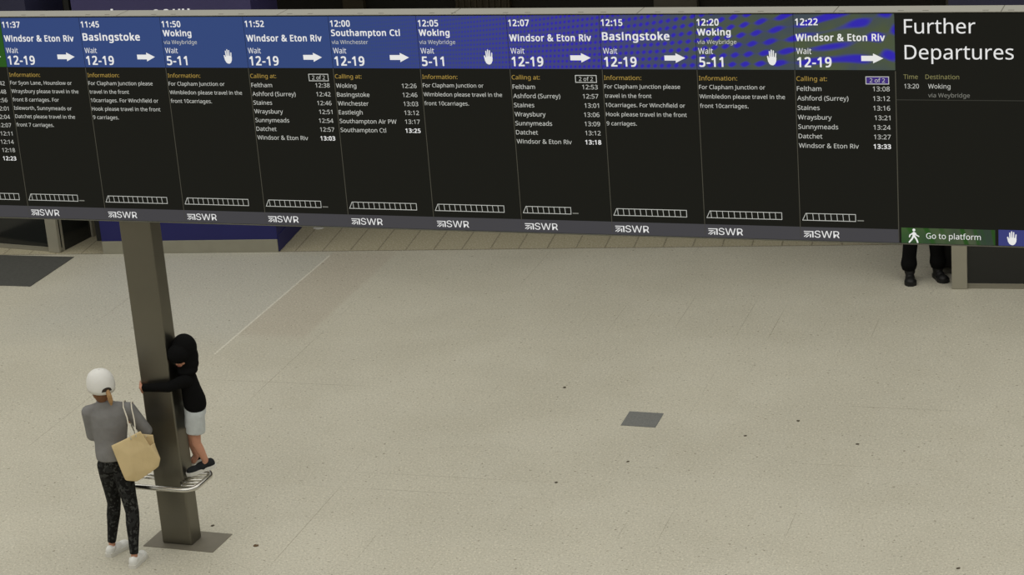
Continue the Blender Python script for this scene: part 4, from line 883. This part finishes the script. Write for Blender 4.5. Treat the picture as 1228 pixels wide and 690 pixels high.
b = nb(); tube(b, [V(.205, -.238, 1.115), V(.200, -.215, 1.17), V(.182, -.150, 1.27), V(.152, -.085, 1.335), V(.146, -.03, 1.366), V(.148, .04, 1.345), V(.15, .115, 1.27), V(.16, .11, 1.10), V(.21, .0, 1.04), V(.25, -.083, 1.06), V(.256, -.086, 1.09)], .0055, 8); obj('strap', b, M['cord'], TB, True)
b = nb(); tube(b, [V(.246, -.226, 1.130), V(.244, -.205, 1.17), V(.236, -.150, 1.25), V(.215, -.080, 1.32), V(.208, -.03, 1.346), V(.205, .04, 1.33), V(.20, .12, 1.26), V(.19, .12, 1.09), V(.24, .0, 1.03), V(.29, -.073, 1.05), V(.300, -.078, 1.080)], .0050, 8); obj('strap', b, M['cord'], TB, True)

# ---- the boy hugging the pillar
BO = thing('person', 'child in black hoodie and pale shorts standing on the rail and hugging the pillar', 'person', (-8.43, 14.86, 0), CAM_YAW)
hpR, knR, anR = V(.135, -.045, 1.13), V(.118, -.050, .89), V(.172, -.030, .715)
hpL, knL, anL = V(.125, .070, 1.13), V(.050, .105, .90), V(.078, .125, .705)
sR_, eR_, wR_ = V(.105, -.105, 1.455), V(-.030, -.148, 1.425), V(-.262, -.045, 1.400)
sL_, eL_, wL_ = V(.105, .100, 1.455), V(-.010, .155, 1.41), V(-.19, .222, 1.40)
FB_ = V(-.55, -.80, 0)
HC = V(.100, -.030, 1.652)
F = Flesh()
P, Q = head(F, HC, FB_, .92, -.30)
F.limb([(V(.11, 0, 1.45), .045), (V(.105, -.01, 1.58), .040)])
F.loft([(V(.13, .01, 1.10), .075, .095, 0), (V(.128, .005, 1.20), .075, .09, 0), (V(.118, 0, 1.33), .068, .095, 0), (V(.108, 0, 1.44), .06, .09, 0), (V(.105, 0, 1.50), .04, .05, 0)])
for a, e, wq in ((sR_, eR_, wR_), (sL_, eL_, wL_)):
    F.limb([(a, .032), (e, .027), (wq, .020)])
hand(F, wR_, (-.28, .92, -.10), (.94, -.34, 0), 1, .86, .16, .12)
hand(F, wL_, (-.75, .35, -.05), (-.3, -.9, 0), -1, .72, .3)
for h_, k__, a in ((hpR, knR, anR), (hpL, knL, anL)):
    F.limb([(h_, .058), (k__+V(0, 0, .1), .046), (k__, .037), (k__.lerp(a, .35), .037), (a, .025), (a+V(-.03, 0, -.04), .026)])
bb = F.make('body', M['skin_boy'], BO, .0055, 3)
face_bits(P, Q, .92, bb)
F = Flesh()
F.loft([(V(.140, .005, 1.165), .082, .112, 0), (V(.140, .005, 1.20), .092, .120, 0), (V(.136, .004, 1.26), .092, .116, 0), (V(.122, 0, 1.36), .076, .112, 0), (V(.110, 0, 1.45), .068, .100, 0), (V(.108, -.005, 1.53), .050, .062, 0)])
for a, e, wq in ((sR_, eR_, wR_), (sL_, eL_, wL_)):
    F.limb([(a, .055), (a.lerp(e, .6), .047), (e, .043), (e.lerp(wq, .6), .036), (wq+(e-wq)*.06, .033)], 16, (True, False))
hd = F.make('hoodie', M['hood'], BO, .007, 5)
F = Flesh()
fb = FB_.normalized()
F.ball(HC+V(.012, .022, .045), (.104, .108, .118)); F.ball(HC-fb*.035+V(0, 0, -.03), (.098, .100, .115))
F.ball(HC+V(.015, .02, -.11), (.085, .085, .06))
F.ball(HC+fb*.052+V(0, 0, .022), (.090, .090, .080)); F.ball(HC+V(.02, -.005, -.135), (.085, .09, .045)); F.ball(HC+V(.038, .015, -.085), (.078, .085, .07))
o = F.make('hood', M['hood'], hd, .007, 5)
F = Flesh()
F.loft([(V(.132, .010, 1.12), .088, .118, 0), (V(.134, .008, 1.22), .086, .112, 0)])
for h_, k__ in ((hpR, knR), (hpL, knL)):
    kk = h_.lerp(k__, .63)
    F.limb([(h_, .078), (h_.lerp(kk, .5), .080), (kk, .078)], 18, (True, False))
F.make('shorts', M['shorts'], BO, .007, 6)
shoe(BO, (.250, -.010, .655), (.004, -.052, .608), .98, M['shoe_dark'], M['sole_white'], h=.065)
shoe(BO, (.135, .135, .660), (.0, .160, .610), .80, M['shoe_dark'], M['sole_white'], h=.065)

# ---- the person behind the board: only the lower legs show
MO = thing('person', 'person in black trousers and black boots, only the lower legs showing below the board', 'person', (-3.581, 22.033, 0), CAM_YAW)
F = Flesh()
P, Q = head(F, (.01, .06, 1.63), (0, -1), 1.0)
F.limb([(V(.01, .07, 1.42), .06), (V(.01, .065, 1.55), .055)])
F.loft([(V(.01, .07, .88), .13, .10, 0), (V(.01, .07, 1.0), .13, .10, 0), (V(.01, .07, 1.12), .125, .095, 0), (V(.01, .07, 1.30), .155, .11, 0), (V(.01, .07, 1.40), .14, .085, 0), (V(.01, .07, 1.47), .06, .05, 0)])
for sd in (-1, 1):
    a, e, q = V(.01+sd*.19, .07, 1.39), V(.01+sd*.235, .08, 1.12), V(.01+sd*.23, .0, .87)
    F.limb([(a, .05), (e, .038), (q, .027)]); hand(F, q, (0, -.1, -1), (-sd, -.1, 0), -sd, 1.0, .3)
    F.limb([(V(.01+sd*.09, .07, .88), .085), (V(.01+sd*.125, .05, .48), .055), (V(.01+sd*.15, .065, .12), .034), (V(.01+sd*.15, .06, .06), .030)])
mb = F.make('body', M['skin'], MO, .009, 4); face_bits(P, Q, 1.0, mb)
F = Flesh()
F.loft([(V(.01, .07, .84), .15, .125, 0), (V(.01, .07, 1.1), .15, .115, 0), (V(.01, .07, 1.30), .18, .13, 0), (V(.01, .07, 1.41), .155, .10, 0), (V(.01, .07, 1.48), .075, .065, 0)])
for sd in (-1, 1):
    a, e, q = V(.01+sd*.19, .07, 1.39), V(.01+sd*.235, .08, 1.12), V(.01+sd*.23, .0, .89)
    F.limb([(a, .068), (e, .055), (q, .043)], 16, (True, False))
F.make('jacket', M['hood'], MO, .01, 5)
F = Flesh(); F.loft([(V(.01, .07, .82), .145, .115, 0), (V(.01, .07, .95), .14, .11, 0)])
for sd in (-1, 1):
    F.limb([(V(.01+sd*.085, .07, .86), .098), (V(.01+sd*.125, .055, .48), .078), (V(.01+sd*.146, .065, .26), .074), (V(.01+sd*.150, .065, .18), .086), (V(.01+sd*.150, .065, .115), .070)], 16, (True, False))
F.make('trousers', M['trousers'], MO, .009, 4)
F = Flesh(); F.ball(V(.01, .075, 1.68), (.085, .10, .08)); F.make('hair', M['hair_dark'], MO, .009, 4)
shoe(MO, (-.125, .125, 0), (-.165, -.155, 0), 1.28, M['boot'], M['boot'], 'boot', h=.10, high=.08)
shoe(MO, (.145, .125, 0), (.200, -.145, 0), 1.28, M['boot'], M['boot'], 'boot', h=.10, high=.08)

# ---- case standing behind that person
CS = thing('suitcase', 'black wheeled case standing on the floor between the dark legs and the steel post', 'suitcase', (-3.36, 22.38, 0), .2)
b = nb(); box(b, -.16, -.12, .07, .13, .12, .62, .02); obj('case_body', b, M['case'], CS)
for xx in (-.12, .09):
    for yy in (-.08, .08):
        b = nb(); tube(b, [(xx-.012, yy, .03), (xx+.012, yy, .03)], .03, 12); box(b, xx-.008, yy-.008, .03, xx+.008, yy+.008, .08); obj('wheel', b, M['black'], CS)
b = nb(); tube(b, [(-.08, .09, .62), (-.08, .09, .95), (.05, .09, .95), (.05, .09, .62)], .009, 8); obj('handle', b, M['black'], CS)
